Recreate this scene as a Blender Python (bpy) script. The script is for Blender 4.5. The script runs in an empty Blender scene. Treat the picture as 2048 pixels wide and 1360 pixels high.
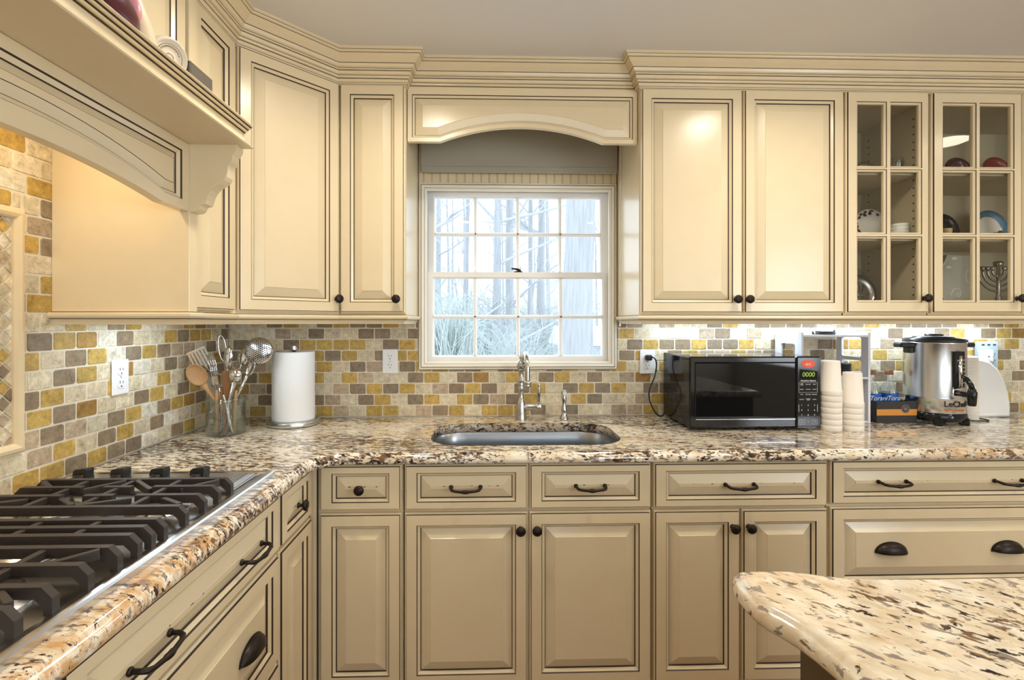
import bpy, bmesh, math, random
from mathutils import Vector, Matrix
R=random.Random(7)
pi=math.pi; sin=math.sin; cos=math.cos; rad=math.radians
SC=bpy.context.scene
COL=SC.collection

# ------------------------------------------------------------------ materials
def srgb(r,g,b):
    f=lambda c:(c/255/12.92) if c/255<=.04045 else ((c/255+.055)/1.055)**2.4
    return (f(r),f(g),f(b),1)
def newmat(name):
    m=bpy.data.materials.new(name); m.use_nodes=True
    nt=m.node_tree; nt.nodes.clear()
    out=nt.nodes.new('ShaderNodeOutputMaterial')
    return m,nt,out
def pbr(name,col,rough=.5,metal=0,coat=0,mottle=0,mscale=30,bump=0,bscale=200,trans=0,ior=1.45,emit=None,estr=0,spec=.5,alpha=1,aniso=0):
    m,nt,out=newmat(name)
    b=nt.nodes.new('ShaderNodeBsdfPrincipled')
    if len(col)==3: col=(*col,1)
    b.inputs['Base Color'].default_value=col
    b.inputs['Roughness'].default_value=rough
    b.inputs['Metallic'].default_value=metal
    b.inputs['Coat Weight'].default_value=coat
    b.inputs['Coat Roughness'].default_value=.2
    b.inputs['Transmission Weight'].default_value=trans
    b.inputs['IOR'].default_value=ior
    b.inputs['Specular IOR Level'].default_value=spec
    b.inputs['Anisotropic'].default_value=aniso
    if emit: b.inputs['Emission Color'].default_value=emit; b.inputs['Emission Strength'].default_value=estr
    tc=nt.nodes.new('ShaderNodeTexCoord')
    if mottle:
        n=nt.nodes.new('ShaderNodeTexNoise'); n.inputs['Scale'].default_value=mscale; n.inputs['Detail'].default_value=5
        nt.links.new(tc.outputs['Object'],n.inputs['Vector'])
        mx=nt.nodes.new('ShaderNodeMix'); mx.data_type='RGBA'
        mx.inputs[6].default_value=tuple(c*(1-mottle) for c in col[:3])+(1,)
        mx.inputs[7].default_value=tuple(min(1,c*(1+mottle)) for c in col[:3])+(1,)
        nt.links.new(n.outputs['Fac'],mx.inputs[0]); nt.links.new(mx.outputs[2],b.inputs['Base Color'])
    if bump:
        n=nt.nodes.new('ShaderNodeTexNoise'); n.inputs['Scale'].default_value=bscale; n.inputs['Detail'].default_value=3
        nt.links.new(tc.outputs['Object'],n.inputs['Vector'])
        bp=nt.nodes.new('ShaderNodeBump'); bp.inputs['Strength'].default_value=bump; bp.inputs['Distance'].default_value=.002
        nt.links.new(n.outputs['Fac'],bp.inputs['Height']); nt.links.new(bp.outputs['Normal'],b.inputs['Normal'])
    nt.links.new(b.outputs[0],out.inputs[0])
    return m
def thin_glass(name,tint=(1,1,1),refl=1.0,rough=0.0):
    m,nt,out=newmat(name)
    t=nt.nodes.new('ShaderNodeBsdfTransparent'); t.inputs[0].default_value=(*tint,1)
    g=nt.nodes.new('ShaderNodeBsdfGlossy'); g.inputs['Roughness'].default_value=rough
    lw=nt.nodes.new('ShaderNodeLayerWeight'); lw.inputs[0].default_value=.5
    pw=nt.nodes.new('ShaderNodeMath'); pw.operation='POWER'; pw.inputs[1].default_value=4.5
    mu=nt.nodes.new('ShaderNodeMath'); mu.operation='MULTIPLY_ADD'; mu.inputs[1].default_value=.9; mu.inputs[2].default_value=.045*refl
    mix=nt.nodes.new('ShaderNodeMixShader')
    nt.links.new(lw.outputs['Facing'],pw.inputs[0]); nt.links.new(pw.outputs[0],mu.inputs[0]); nt.links.new(mu.outputs[0],mix.inputs[0])
    nt.links.new(t.outputs[0],mix.inputs[1]); nt.links.new(g.outputs[0],mix.inputs[2])
    nt.links.new(mix.outputs[0],out.inputs[0])
    return m
def ramp(nt,src,stops,interp='LINEAR'):
    r=nt.nodes.new('ShaderNodeValToRGB'); r.color_ramp.interpolation=interp
    e=r.color_ramp.elements
    while len(e)<len(stops): e.new(.5)
    for k,(p,c) in enumerate(stops): e[k].position=p; e[k].color=c if len(c)==4 else (*c,1)
    nt.links.new(src,r.inputs[0]); return r.outputs[0]
def granite(name,scale=1.0,gold=.5,rot=.5,dark=.5,bias=False,st=(.5,1.25)):
    m,nt,out=newmat(name)
    b=nt.nodes.new('ShaderNodeBsdfPrincipled'); b.inputs['Roughness'].default_value=.1
    b.inputs['Coat Weight'].default_value=.3; b.inputs['Coat Roughness'].default_value=.04
    tc=nt.nodes.new('ShaderNodeTexCoord')
    mr0=nt.nodes.new('ShaderNodeMapping'); mr0.inputs['Rotation'].default_value=(0,0,rot)
    mp=nt.nodes.new('ShaderNodeMapping')
    mp.inputs['Scale'].default_value=(scale*st[0],scale*st[1],scale)
    nt.links.new(tc.outputs['Object'],mr0.inputs['Vector']);nt.links.new(mr0.outputs[0],mp.inputs['Vector'])
    def noise(s,d,r=.55,dist=0.0,off=0):
        n=nt.nodes.new('ShaderNodeTexNoise'); n.inputs['Scale'].default_value=s; n.inputs['Detail'].default_value=d
        n.inputs['Roughness'].default_value=r; n.inputs['Distortion'].default_value=dist
        ad=nt.nodes.new('ShaderNodeVectorMath'); ad.inputs[1].default_value=(off,off*.7,off*.3)
        nt.links.new(mp.outputs[0],ad.inputs[0]); nt.links.new(ad.outputs[0],n.inputs['Vector'])
        return n.outputs['Fac']
    def mix(a,c,f):
        x=nt.nodes.new('ShaderNodeMix'); x.data_type='RGBA'
        nt.links.new(f,x.inputs[0])
        for i,v in ((6,a),(7,c)):
            if isinstance(v,tuple): x.inputs[i].default_value=v
            else: nt.links.new(v,x.inputs[i])
        return x.outputs[2]
    W=(1,1,1,1);K=(0,0,0,1)
    base=mix(srgb(242,233,214),srgb(220,200,168),ramp(nt,noise(34,5,.6,.5),[(.38,K),(.62,W)]))
    g=ramp(nt,noise(4.5,6,.62,.6,3.1),[(.60-.16*gold,K),(.74-.12*gold,W)])
    g2=nt.nodes.new('ShaderNodeMath'); g2.operation='MULTIPLY'
    nt.links.new(g,g2.inputs[0]); nt.links.new(ramp(nt,noise(60,4,.6,.3,9),[(.40,K),(.6,W)]),g2.inputs[1])
    gg=g2.outputs[0]
    if bias:
        sx=nt.nodes.new('ShaderNodeSeparateXYZ');nt.links.new(tc.outputs['Object'],sx.inputs[0])
        mr=nt.nodes.new('ShaderNodeMapRange');mr.inputs[1].default_value=-.75;mr.inputs[2].default_value=-1.25;mr.inputs[3].default_value=0;mr.inputs[4].default_value=.75
        nt.links.new(sx.outputs[1],mr.inputs[0])
        m2=nt.nodes.new('ShaderNodeMath');m2.operation='MULTIPLY';nt.links.new(mr.outputs[0],m2.inputs[0])
        nt.links.new(ramp(nt,noise(38,5,.62,.5,17),[(.44,K),(.58,W)]),m2.inputs[1])
        m3=nt.nodes.new('ShaderNodeMath');m3.operation='MAXIMUM';nt.links.new(gg,m3.inputs[0]);nt.links.new(m2.outputs[0],m3.inputs[1]);gg=m3.outputs[0]
    c=mix(base,srgb(198,142,66),gg)
    cl=noise(3.6,4,.6,.7,12)
    def clus(s_,amt,off,lo,hi,det=4):
        x=nt.nodes.new('ShaderNodeMath');x.operation='MULTIPLY_ADD';x.inputs[1].default_value=amt
        nt.links.new(cl,x.inputs[0]);nt.links.new(noise(s_,det,.58,.45,off),x.inputs[2])
        return ramp(nt,x.outputs[0],[(lo,K),(hi,W)])
    h=.5
    # grey-mauve flecks, brown clusters, black specks (cluster noise raises their density in patches)
    c=mix(c,srgb(150,136,124),clus(62,.25,5,.71-.02*dark,.745-.02*dark))
    c=mix(c,srgb(120,90,64),clus(52,.42,21,.82-.03*dark,.86-.03*dark,6))
    c=mix(c,srgb(66,50,42),clus(68,.45,27,.845-.03*dark,.875-.03*dark,6))
    c=mix(c,srgb(36,32,34),clus(84,.32,33,.815-.03*dark,.84-.03*dark))
    nt.links.new(c,b.inputs['Base Color']); nt.links.new(b.outputs[0],out.inputs[0])
    return m
def tilemat(name):
    m,nt,out=newmat(name)
    b=nt.nodes.new('ShaderNodeBsdfPrincipled'); b.inputs['Roughness'].default_value=.55
    at=nt.nodes.new('ShaderNodeAttribute'); at.attribute_name='tint'
    tc=nt.nodes.new('ShaderNodeTexCoord')
    n=nt.nodes.new('ShaderNodeTexNoise'); n.inputs['Scale'].default_value=42; n.inputs['Detail'].default_value=9; n.inputs['Roughness'].default_value=.76
    nt.links.new(tc.outputs['Object'],n.inputs['Vector'])
    r=ramp(nt,n.outputs['Fac'],[(.33,(.52,.49,.44)),(.45,(.86,.85,.82)),(.56,(1.05,1.05,1.05)),(.68,(1.42,1.40,1.36))])
    x=nt.nodes.new('ShaderNodeMix'); x.data_type='RGBA'; x.blend_type='MULTIPLY'; x.inputs[0].default_value=1
    nt.links.new(at.outputs['Color'],x.inputs[6]); nt.links.new(r,x.inputs[7])
    nt.links.new(x.outputs[2],b.inputs['Base Color'])
    n2=nt.nodes.new('ShaderNodeTexNoise'); n2.inputs['Scale'].default_value=160; n2.inputs['Detail'].default_value=5
    nt.links.new(tc.outputs['Object'],n2.inputs['Vector'])
    bp=nt.nodes.new('ShaderNodeBump'); bp.inputs['Strength'].default_value=.5; bp.inputs['Distance'].default_value=.003
    nt.links.new(n2.outputs['Fac'],bp.inputs['Height']); nt.links.new(bp.outputs['Normal'],b.inputs['Normal'])
    nt.links.new(b.outputs[0],out.inputs[0]); return m

CREAM=pbr('cream_paint',srgb(229,211,174),.30,coat=.4,mottle=.035,mscale=14)
GLAZE=pbr('brown_glaze',srgb(58,40,26),.5)
INNER=pbr('cabinet_interior',srgb(205,192,162),.5)
WHITEP=pbr('white_window_paint',srgb(246,243,238),.35)
CASE=pbr('casing_paint',srgb(238,231,214),.35)
BRONZE=pbr('oil_rubbed_bronze',srgb(46,38,32),.38,metal=.6)
STEEL=pbr('brushed_steel',(.62,.62,.62),.24,metal=1,aniso=.4)
SINKS=pbr('sink_steel',(.40,.42,.45),.28,metal=1)
NICKEL=pbr('satin_nickel',(.56,.545,.52),.24,metal=1)
CHROME=pbr('polished_steel',(.75,.75,.76),.1,metal=1)
CAST=pbr('cast_iron',srgb(58,50,46),.42,bump=.15,bscale=400)
BLACK=pbr('black_gloss',(.010,.010,.011),.10,spec=.45)
BLACKM=pbr('black_plastic',(.018,.018,.02),.35)
GLASSBLK=pbr('dark_glass',(.005,.005,.006),.03,spec=.4)
WHITE=pbr('white_plastic',srgb(238,238,238),.35)
PAPER=pbr('paper_towel',srgb(240,240,238),.9,bump=.5,bscale=120)
FOAM=pbr('foam_cup',srgb(240,232,220),.55)
RACK=pbr('rack_white',srgb(225,226,235),.4)
GREYBL=pbr('blue_grey_plastic',srgb(176,196,206),.4)
WOODL=pbr('wooden_spoon',srgb(178,136,92),.55,mottle=.18,mscale=24)
WOODD=pbr('brown_wood',srgb(130,88,50),.5,mottle=.2,mscale=24)
CEIL=pbr('ceiling_paint',srgb(226,224,222),.8)
WALLP=pbr('wall_paint',srgb(214,204,186),.8)
FLOORM=pbr('floor_wood',srgb(140,104,72),.4,mottle=.25,mscale=6)
GROUT=pbr('grout',srgb(222,212,192),.85)
TILE=tilemat('travertine')
LINER=pbr('stone_liner',srgb(226,206,168),.45,mottle=.06,mscale=25)
GRAN=granite('granite',1.0,.40,.15,1.6,True)
GRAN3=granite('granite_island',.80,.16,.72,.98,False,(.62,1.12))
SHADE=pbr('roller_fabric',srgb(172,166,150),.85,bump=.2,bscale=900)
PANE=thin_glass('window_glass',(.99,1,1),.55)
CPANE=thin_glass('cabinet_glass',(.93,.94,.92),1.2)
JARG=thin_glass('jar_glass',(.90,.93,.92),2.6)
CLEAR=thin_glass('clear_plastic',(.95,.96,.98),3.0,.03)
BARK=pbr('bark',(.35,.36,.375),.9,mottle=.35,mscale=9)
for n_ in BARK.node_tree.nodes:
    if n_.type=='TEX_NOISE':
        mp_=BARK.node_tree.nodes.new('ShaderNodeMapping');mp_.inputs['Scale'].default_value=(3.5,3.5,.22)
        tc_n=[x for x in BARK.node_tree.nodes if x.type=='TEX_COORD'][0]
        BARK.node_tree.links.new(tc_n.outputs['Object'],mp_.inputs[0]);BARK.node_tree.links.new(mp_.outputs[0],n_.inputs['Vector'])
TWIG=pbr('twig',(.44,.46,.49),.9)
BUSHM=pbr('bush_stems',(.50,.56,.55),.9)
LEAFL=pbr('leaf_litter',(.55,.57,.60),.9,mottle=.2,mscale=3)
SIDING=pbr('shed_siding',(.42,.46,.52),.8); ROOFM=pbr('snowy_roof',(.8,.8,.82),.8)
def flat(n,r,g,b,rough=.4,**k): return pbr(n,srgb(r,g,b),rough,**k)
ORANGE=flat('orange_sticker',226,84,40); GREEN=pbr('display_green',(.2,.3,.03),.4,emit=(.5,.75,.12,1),estr=.35)
INKW=flat('white_ink',222,222,222); INKB=flat('black_ink',20,20,20); BLUE=flat('blue_label',24,92,176); KRAFT=flat('orange_stripe',206,140,58)
BOXB=flat('dark_box',50,46,42,.6); LEAF=flat('green_print',60,160,90); OR2=flat('orange_print',206,120,70)
LEDM=pbr('led_lens',(1,1,1),.4,emit=(.78,.90,1,1),estr=9)
LAMPW=pbr('lamp_lens',(1,1,1),.4,emit=(1,.86,.66,1),estr=16)

# ------------------------------------------------------------------ mesh builder
class MB:
    def __init__(s): s.v=[];s.f=[];s.m=[];s.s=[];s.t=[]
    def add(s,vs,fs,mat=0,smooth=False,M=None,tint=None):
        o=len(s.v)
        s.v+=[tuple(M@Vector(p)) for p in vs] if M is not None else [tuple(p) for p in vs]
        for k,f in enumerate(fs):
            s.f.append(tuple(i+o for i in f)); s.m.append(mat[k] if isinstance(mat,list) else mat); s.s.append(smooth); s.t.append(tint)
    def box(s,x0,y0,z0,x1,y1,z1,mat=0,bev=0,M=None,tint=None):
        lo=(x0,y0,z0);hi=(x1,y1,z1)
        if bev<=0:
            vs=[(x,y,z) for z in (z0,z1) for y in (y0,y1) for x in (x0,x1)]
            s.add(vs,[(0,2,3,1),(4,5,7,6),(0,1,5,4),(2,6,7,3),(0,4,6,2),(1,3,7,5)],mat,M=M,tint=tint);return
        vs=[];ix={}
        for c in range(8):
            sg=[(c>>k)&1 for k in range(3)]
            for a in range(3):
                p=[]
                for k in range(3):
                    e=hi[k] if sg[k] else lo[k]
                    if k!=a: e+= -bev if sg[k] else bev
                    p.append(e)
                ix[(c,a)]=len(vs);vs.append(p)
        fs=[]
        ctr=Vector(((x0+x1)/2,(y0+y1)/2,(z0+z1)/2))
        def face(l):
            P=[Vector(vs[i]) for i in l]; n=(P[1]-P[0]).cross(P[2]-P[0])
            if n.dot(sum(P,Vector())/len(P)-ctr)<0: l=l[::-1]
            fs.append(tuple(l))
        for a in range(3):
            b,c=(a+1)%3,(a+2)%3
            for sgn in (0,1):
                q=[]
                for u,w in ((0,0),(1,0),(1,1),(0,1)):
                    q.append(ix[((sgn<<a)|(u<<b)|(w<<c),a)])
                face(q)
            for u in (0,1):
                for w in (0,1):
                    c0=(u<<b)|(w<<c);c1=c0|(1<<a)
                    face([ix[(c0,b)],ix[(c1,b)],ix[(c1,c)],ix[(c0,c)]])
        for c in range(8): face([ix[(c,0)],ix[(c,1)],ix[(c,2)]])
        s.add(vs,fs,mat,M=M,tint=tint)
    def lathe(s,prof,n=24,M=None,mat=0,smooth=True,caps=True,arc=2*pi,a0=0):
        vs=[];full=abs(arc-2*pi)<1e-6;m=n if full else n+1
        for r,z in prof:
            for k in range(m):
                a=a0+arc*k/n; vs.append((r*cos(a),r*sin(a),z))
        fs=[];ms=[]
        for j in range(len(prof)-1):
            mm=prof_mat(mat,j)
            for k in range(n):
                k2=(k+1)%m
                fs.append((j*m+k,j*m+k2,(j+1)*m+k2,(j+1)*m+k));ms.append(mm)
        s.add(vs,fs,ms,smooth,M)
        if caps and full:
            o=len(s.v)-len(vs)
            if prof[0][0]>1e-6: s.f.append(tuple(o+k for k in range(m))[::-1]);s.m.append(prof_mat(mat,0));s.s.append(False);s.t.append(None)
            if prof[-1][0]>1e-6: s.f.append(tuple(o+(len(prof)-1)*m+k for k in range(m)));s.m.append(prof_mat(mat,len(prof)-2));s.s.append(False);s.t.append(None)
    def tube(s,pts,rads,n=8,mat=0,M=None,caps=True,smooth=True,sx=1,sy=1):
        P=[Vector(p) for p in pts]
        if not isinstance(rads,(list,tuple)): rads=[rads]*len(P)
        up=None;vs=[]
        for i,p in enumerate(P):
            t=(P[min(i+1,len(P)-1)]-P[max(i-1,0)]).normalized()
            if up is None:
                up=Vector((0,0,1)) if abs(t.z)<.9 else Vector((0,1,0))
            u=(up-t*up.dot(t)).normalized();up=u;w=t.cross(u)
            for k in range(n):
                a=2*pi*k/n
                vs.append(p+(u*cos(a)*sx+w*sin(a)*sy)*rads[i])
        fs=[]
        for i in range(len(P)-1):
            for k in range(n):
                k2=(k+1)%n; fs.append((i*n+k,i*n+k2,(i+1)*n+k2,(i+1)*n+k))
        s.add(vs,fs,mat,smooth,M)
        if caps:
            o=len(s.v)-len(vs)
            for l in (tuple(o+k for k in range(n))[::-1],tuple(o+(len(P)-1)*n+k for k in range(n))):
                s.f.append(l);s.m.append(mat);s.s.append(False);s.t.append(None)
    def prism(s,poly,d0,d1,mp,mat=0):
        n=len(poly)
        vs=[mp(u,v,d0) for u,v in poly]+[mp(u,v,d1) for u,v in poly]
        fs=[(k,(k+1)%n,n+(k+1)%n,n+k) for k in range(n)]+[tuple(range(n))[::-1],tuple(range(n,2*n))]
        s.add(vs,fs,mat)
    def ringpanel(s,loops,mats,cap=None,mp=lambda u,v,d:(u,-d,v),smooth=False):
        # loops: list of (list of (u,v), depth)
        n=len(loops[0][0]);vs=[]
        for poly,d in loops: vs+=[mp(u,v,d) for u,v in poly]
        fs=[];ms=[]
        for j in range(len(loops)-1):
            for k in range(n):
                k2=(k+1)%n; fs.append((j*n+k,j*n+k2,(j+1)*n+k2,(j+1)*n+k));ms.append(mats[j])
        s.add(vs,fs,ms,smooth)
        if cap is not None:
            o=len(s.v)-len(vs)+(len(loops)-1)*n
            s.f.append(tuple(o+k for k in range(n)));s.m.append(cap);s.s.append(False);s.t.append(None)
    def ellipsoid(s,c,rx,ry,rz,n=16,m=10,mat=0,M=None,v0=0.0,v1=1.0):
        vs=[];fs=[]
        for j in range(m+1):
            ph=pi*(v0+(v1-v0)*j/m)
            for k in range(n):
                a=2*pi*k/n; vs.append((c[0]+rx*sin(ph)*cos(a),c[1]+ry*sin(ph)*sin(a),c[2]-rz*cos(ph)))
        for j in range(m):
            for k in range(n):
                k2=(k+1)%n; fs.append((j*n+k,j*n+k2,(j+1)*n+k2,(j+1)*n+k))
        s.add(vs,fs,mat,True,M)
    def build(s,name,mats,parent=None,loc=None,rotz=0,M=None,fix=True):
        me=bpy.data.meshes.new(name)
        me.from_pydata(s.v,[],s.f)
        if not isinstance(mats,(list,tuple)): mats=[mats]
        for m in mats: me.materials.append(m)
        me.polygons.foreach_set('material_index',s.m); me.polygons.foreach_set('use_smooth',s.s)
        if any(t is not None for t in s.t):
            at=me.attributes.new('tint','FLOAT_COLOR','FACE')
            for i,t in enumerate(s.t): at.data[i].color=(*(t or (.6,.52,.42)),1)
        if fix:
            bm=bmesh.new();bm.from_mesh(me)
            bmesh.ops.recalc_face_normals(bm,faces=bm.faces); bm.to_mesh(me);bm.free()
        me.update()
        return mk(name,me,parent,loc,rotz,M)
def prof_mat(mat,j): return mat[min(j,len(mat)-1)] if isinstance(mat,(list,tuple)) else mat
def mk(name,me,parent=None,loc=None,rotz=0,M=None):
    o=bpy.data.objects.new(name,me);COL.objects.link(o)
    if parent is not None: o.parent=parent
    if loc: o.location=loc
    if rotz: o.rotation_euler=(0,0,rotz)
    if M is not None: o.matrix_local=M
    return o
def thing(name,label,cat,loc=(0,0,0),rotz=0,group=None):
    o=bpy.data.objects.new(name,None);COL.objects.link(o);o.empty_display_size=.05
    o.location=loc;o.rotation_euler=(0,0,rotz);o['label']=label;o['category']=cat
    if group:o['group']=group
    return o
def tag(o,label,cat,group=None):
    o['label']=label;o['category']=cat
    if group:o['group']=group
    return o
def struct(o,label=None,cat=None):
    o['kind']='structure'
    if label:o['label']=label
    if cat:o['category']=cat
    return o
def copy_tree(root,loc=None,rotz=None,label=None,M=None):
    r=root.copy();COL.objects.link(r)
    if loc is not None:r.location=loc
    if rotz is not None:r.rotation_euler=(0,0,rotz)
    if label:r['label']=label
    for ch in list(root.children):
        c=ch.copy();COL.objects.link(c);c.parent=r
        for g in list(ch.children):
            d=g.copy();COL.objects.link(d);d.parent=c
    return r
def T(x,y,z): return Matrix.Translation((x,y,z))
def rot(a,ax): return Matrix.Rotation(a,4,ax)
def aim(p,d,face=(0,-1,0)):
    """local +z along d, local -y towards face"""
    z=Vector(d).normalized();f=Vector(face);y=-(f-z*f.dot(z)).normalized();x=y.cross(z)
    M=Matrix((x,y,z)).transposed().to_4x4();M.translation=Vector(p);return M
def text(body,size,parent,mat,M,ext=.0004,align='CENTER',name='lettering',sx=1,shear=0):
    cu=bpy.data.curves.new('lettering','FONT');cu.body=body;cu.size=size;cu.extrude=ext;cu.align_x=align;cu.align_y='CENTER';cu.shear=shear
    o=bpy.data.objects.new('tmp',cu);COL.objects.link(o)
    dg=bpy.context.evaluated_depsgraph_get();me=bpy.data.meshes.new_from_object(o.evaluated_get(dg))
    bpy.data.objects.remove(o);bpy.data.curves.remove(cu)
    me.materials.clear();me.materials.append(mat)
    if sx!=1: me.transform(Matrix.Diagonal((sx,1,1,1)))
    ob=mk(name,me,parent,M=M);return ob
FRONT=rot(pi/2,'X')       # text lying in XZ facing -y

def rect(x0,z0,x1,z1,ix=0,iz=0): return [(x0+ix,z0+iz),(x1-ix,z0+iz),(x1-ix,z1-iz),(x0+ix,z1-iz)]
def offset(poly,t):
    n=len(poly);out=[]
    for i in range(n):
        a,b,c=Vector(poly[i-1]),Vector(poly[i]),Vector(poly[(i+1)%n])
        e1=(b-a).normalized();e2=(c-b).normalized()
        n1=Vector((-e1.y,e1.x));n2=Vector((-e2.y,e2.x))
        m=(n1+n2);m/=max(.2,1+n1.dot(n2))
        out.append(tuple(b+m*t))
    return out

# ------------------------------------------------------------------ hardware meshes
def _mesh(fn,name,mats):
    mb=MB();fn(mb);o=mb.build(name,mats);me=o.data;bpy.data.objects.remove(o);return me
def _knob(mb): mb.lathe([(.009,0),(.009,.002),(.0055,.004),(.005,.013),(.008,.016),(.0155,.019),(.0172,.0225),(.0165,.026),(.012,.0295),(.0,.031)],20,rot(pi/2,'X'),caps=False)
def _pull(mb):
    L=.050
    for sx in (-1,1):
        mb.lathe([(.0075,0),(.0075,.003),(.0048,.006)],12,T(sx*L,0,0)@rot(pi/2,'X'))
    pts=[(-L,0,0),(-L,-.018,0),(-L+.004,-.027,-.002),(-L+.014,-.031,-.004),(-.012,-.033,-.006),(-.008,-.033,-.006),(0,-.034,-.0062),(.008,-.033,-.006),(.012,-.033,-.006),(L-.014,-.031,-.004),(L-.004,-.027,-.002),(L,-.018,0),(L,0,0)]
    mb.tube(pts,[.0048,.0048,.0052,.0046,.0048,.0062,.0066,.0062,.0048,.0046,.0052,.0048,.0048],10)
def _cup(mb):
    vs=[];n=20;m=8
    for th in (0,.0018):
        for j in range(m+1):
            ph=pi/2*j/m
            for k in range(n+1):
                a=pi*k/n
                rx,ry,rz=.056-th,.026-th,.035-th
                vs.append((-rx*cos(a)*(cos(ph)**.75),-ry*sin(ph)-.0005,-.006+rz*sin(a)*(cos(ph)**.75)))
    fs=[];N=(m+1)*(n+1)
    for th in (0,1):
        for j in range(m):
            for k in range(n):
                a=th*N+j*(n+1)+k; fs.append((a,a+1,a+n+2,a+n+1))
    mb.add(vs,fs,0,True)
    pl=[(-.058,-.008),(.058,-.008)]+[(.058*cos(pi*k/24),-.006+.037*sin(pi*k/24)) for k in range(25)]
    mb.prism(pl,0,.002,lambda u,v,d:(u,-d,v))
KNOB=_mesh(_knob,'knob',BRONZE);PULL=_mesh(_pull,'pull',BRONZE);CUPP=_mesh(_cup,'cup_pull',BRONZE)
TH=.021
def front(parent,name,x0,z0,x1,z1,rail=None,stile=.041):
    """raised panel door or drawer front with glazed profile, local front plane y=0"""
    mb=MB();r=stile if rail is None else rail
    L=[(rect(x0,z0,x1,z1),.0005),(rect(x0,z0,x1,z1),.0115),(rect(x0,z0,x1,z1,.005,.005),.0155),(rect(x0,z0,x1,z1,.0066,.0066),.0205)]
    M_=[0,0,1]
    def R_(a,d,m): M_.append(m);L.append((rect(x0,z0,x1,z1,stile+a,r+a),d))
    R_(0,TH,0);R_(.0026,.0172,1);R_(.0116,.0115,0);R_(.0141,.0072,1);R_(.0155,.0078,0)
    b=min(.030,(z1-z0)/2-r-.0155-.006,(x1-x0)/2-stile-.0155-.006)
    R_(.0155+b,.0182,0);R_(.0165+b,.0195,0)
    mb.ringpanel(L,M_,0)
    if z1-z0<.2:
        ze=z1-r-.0165-b   # rubbed-through paint along the raised edge
        for k in range(4):
            xx=R.uniform(x0+.12*(x1-x0)+.05,x1-.05-.12*(x1-x0));ww=R.uniform(.003,.012);hh=R.uniform(.0006,.0018)
            mb.add([(xx,-.0197,ze-hh),(xx+ww*.4,-.0199,ze-hh*1.5),(xx+ww,-.0197,ze-hh*.3),(xx+ww*.8,-.0197,ze+.0006),(xx+ww*.1,-.0196,ze+.0005)],[(0,1,2,3,4)],1)
    return mb.build(name,[CREAM,GLAZE],parent)
def hw(me,name,par,x,z): return mk(name,me,par,loc=(x,-TH,z))
def cabbody(parent,w,depth,z0,z1,x0=0,toe=True,trim=True):
    mb=MB();mb.box(x0+.0012,0,z0,x0+w-.0012,depth,z1,bev=.0012)
    if toe: mb.box(x0+.01,.07,0,x0+w-.01,depth,z0+.002)
    return mb.build('body',[CREAM,GLAZE],parent)

# ------------------------------------------------------------------ room shell
H=2.402
WX0,WX1,WZ0,WZ1=-.300,.595,1.15,1.99
def wallbox(name,boxes,mat):
    mb=MB()
    for b in boxes: mb.box(*b)
    return struct(mb.build(name,mat))
wallbox('wall_back',[(-1.35,.008,0,WX0,.15,H+.1),(WX1,.008,0,3.55,.15,H+.1),(WX0,.008,0,WX1,.15,WZ0),(WX0,.008,WZ1,WX1,.15,H+.1)],WALLP)
wallbox('wall_left',[(-1.35,-5.0,0,-1.208,.008,H+.1)],WALLP)
RW=(-4.8,-3.3,.85,2.15)
wallbox('wall_right',[(3.4,-5.0,0,3.55,RW[0],H+.1),(3.4,RW[1],0,3.55,.008,H+.1),(3.4,RW[0],0,3.55,RW[1],RW[2]),(3.4,RW[0],RW[3],3.55,RW[1],H+.1)],WALLP)
BW=(.2,2.2,.05,2.1)  # unseen rear opening, made up to carry the added fill lamp
wallbox('wall_front',[(-1.35,-5.15,0,BW[0],-5.0,H+.1),(BW[1],-5.15,0,3.55,-5.0,H+.1),(BW[0],-5.15,BW[3],BW[1],-5.0,H+.1),(BW[0],-5.15,0,BW[1],-5.0,BW[2])],WALLP)
wallbox('floor',[(-1.35,-5.15,-.1,3.55,.15,0)],FLOORM)
wallbox('ceiling',[(-1.35,-5.15,H,3.55,.15,H+.15)],CEIL)

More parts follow.
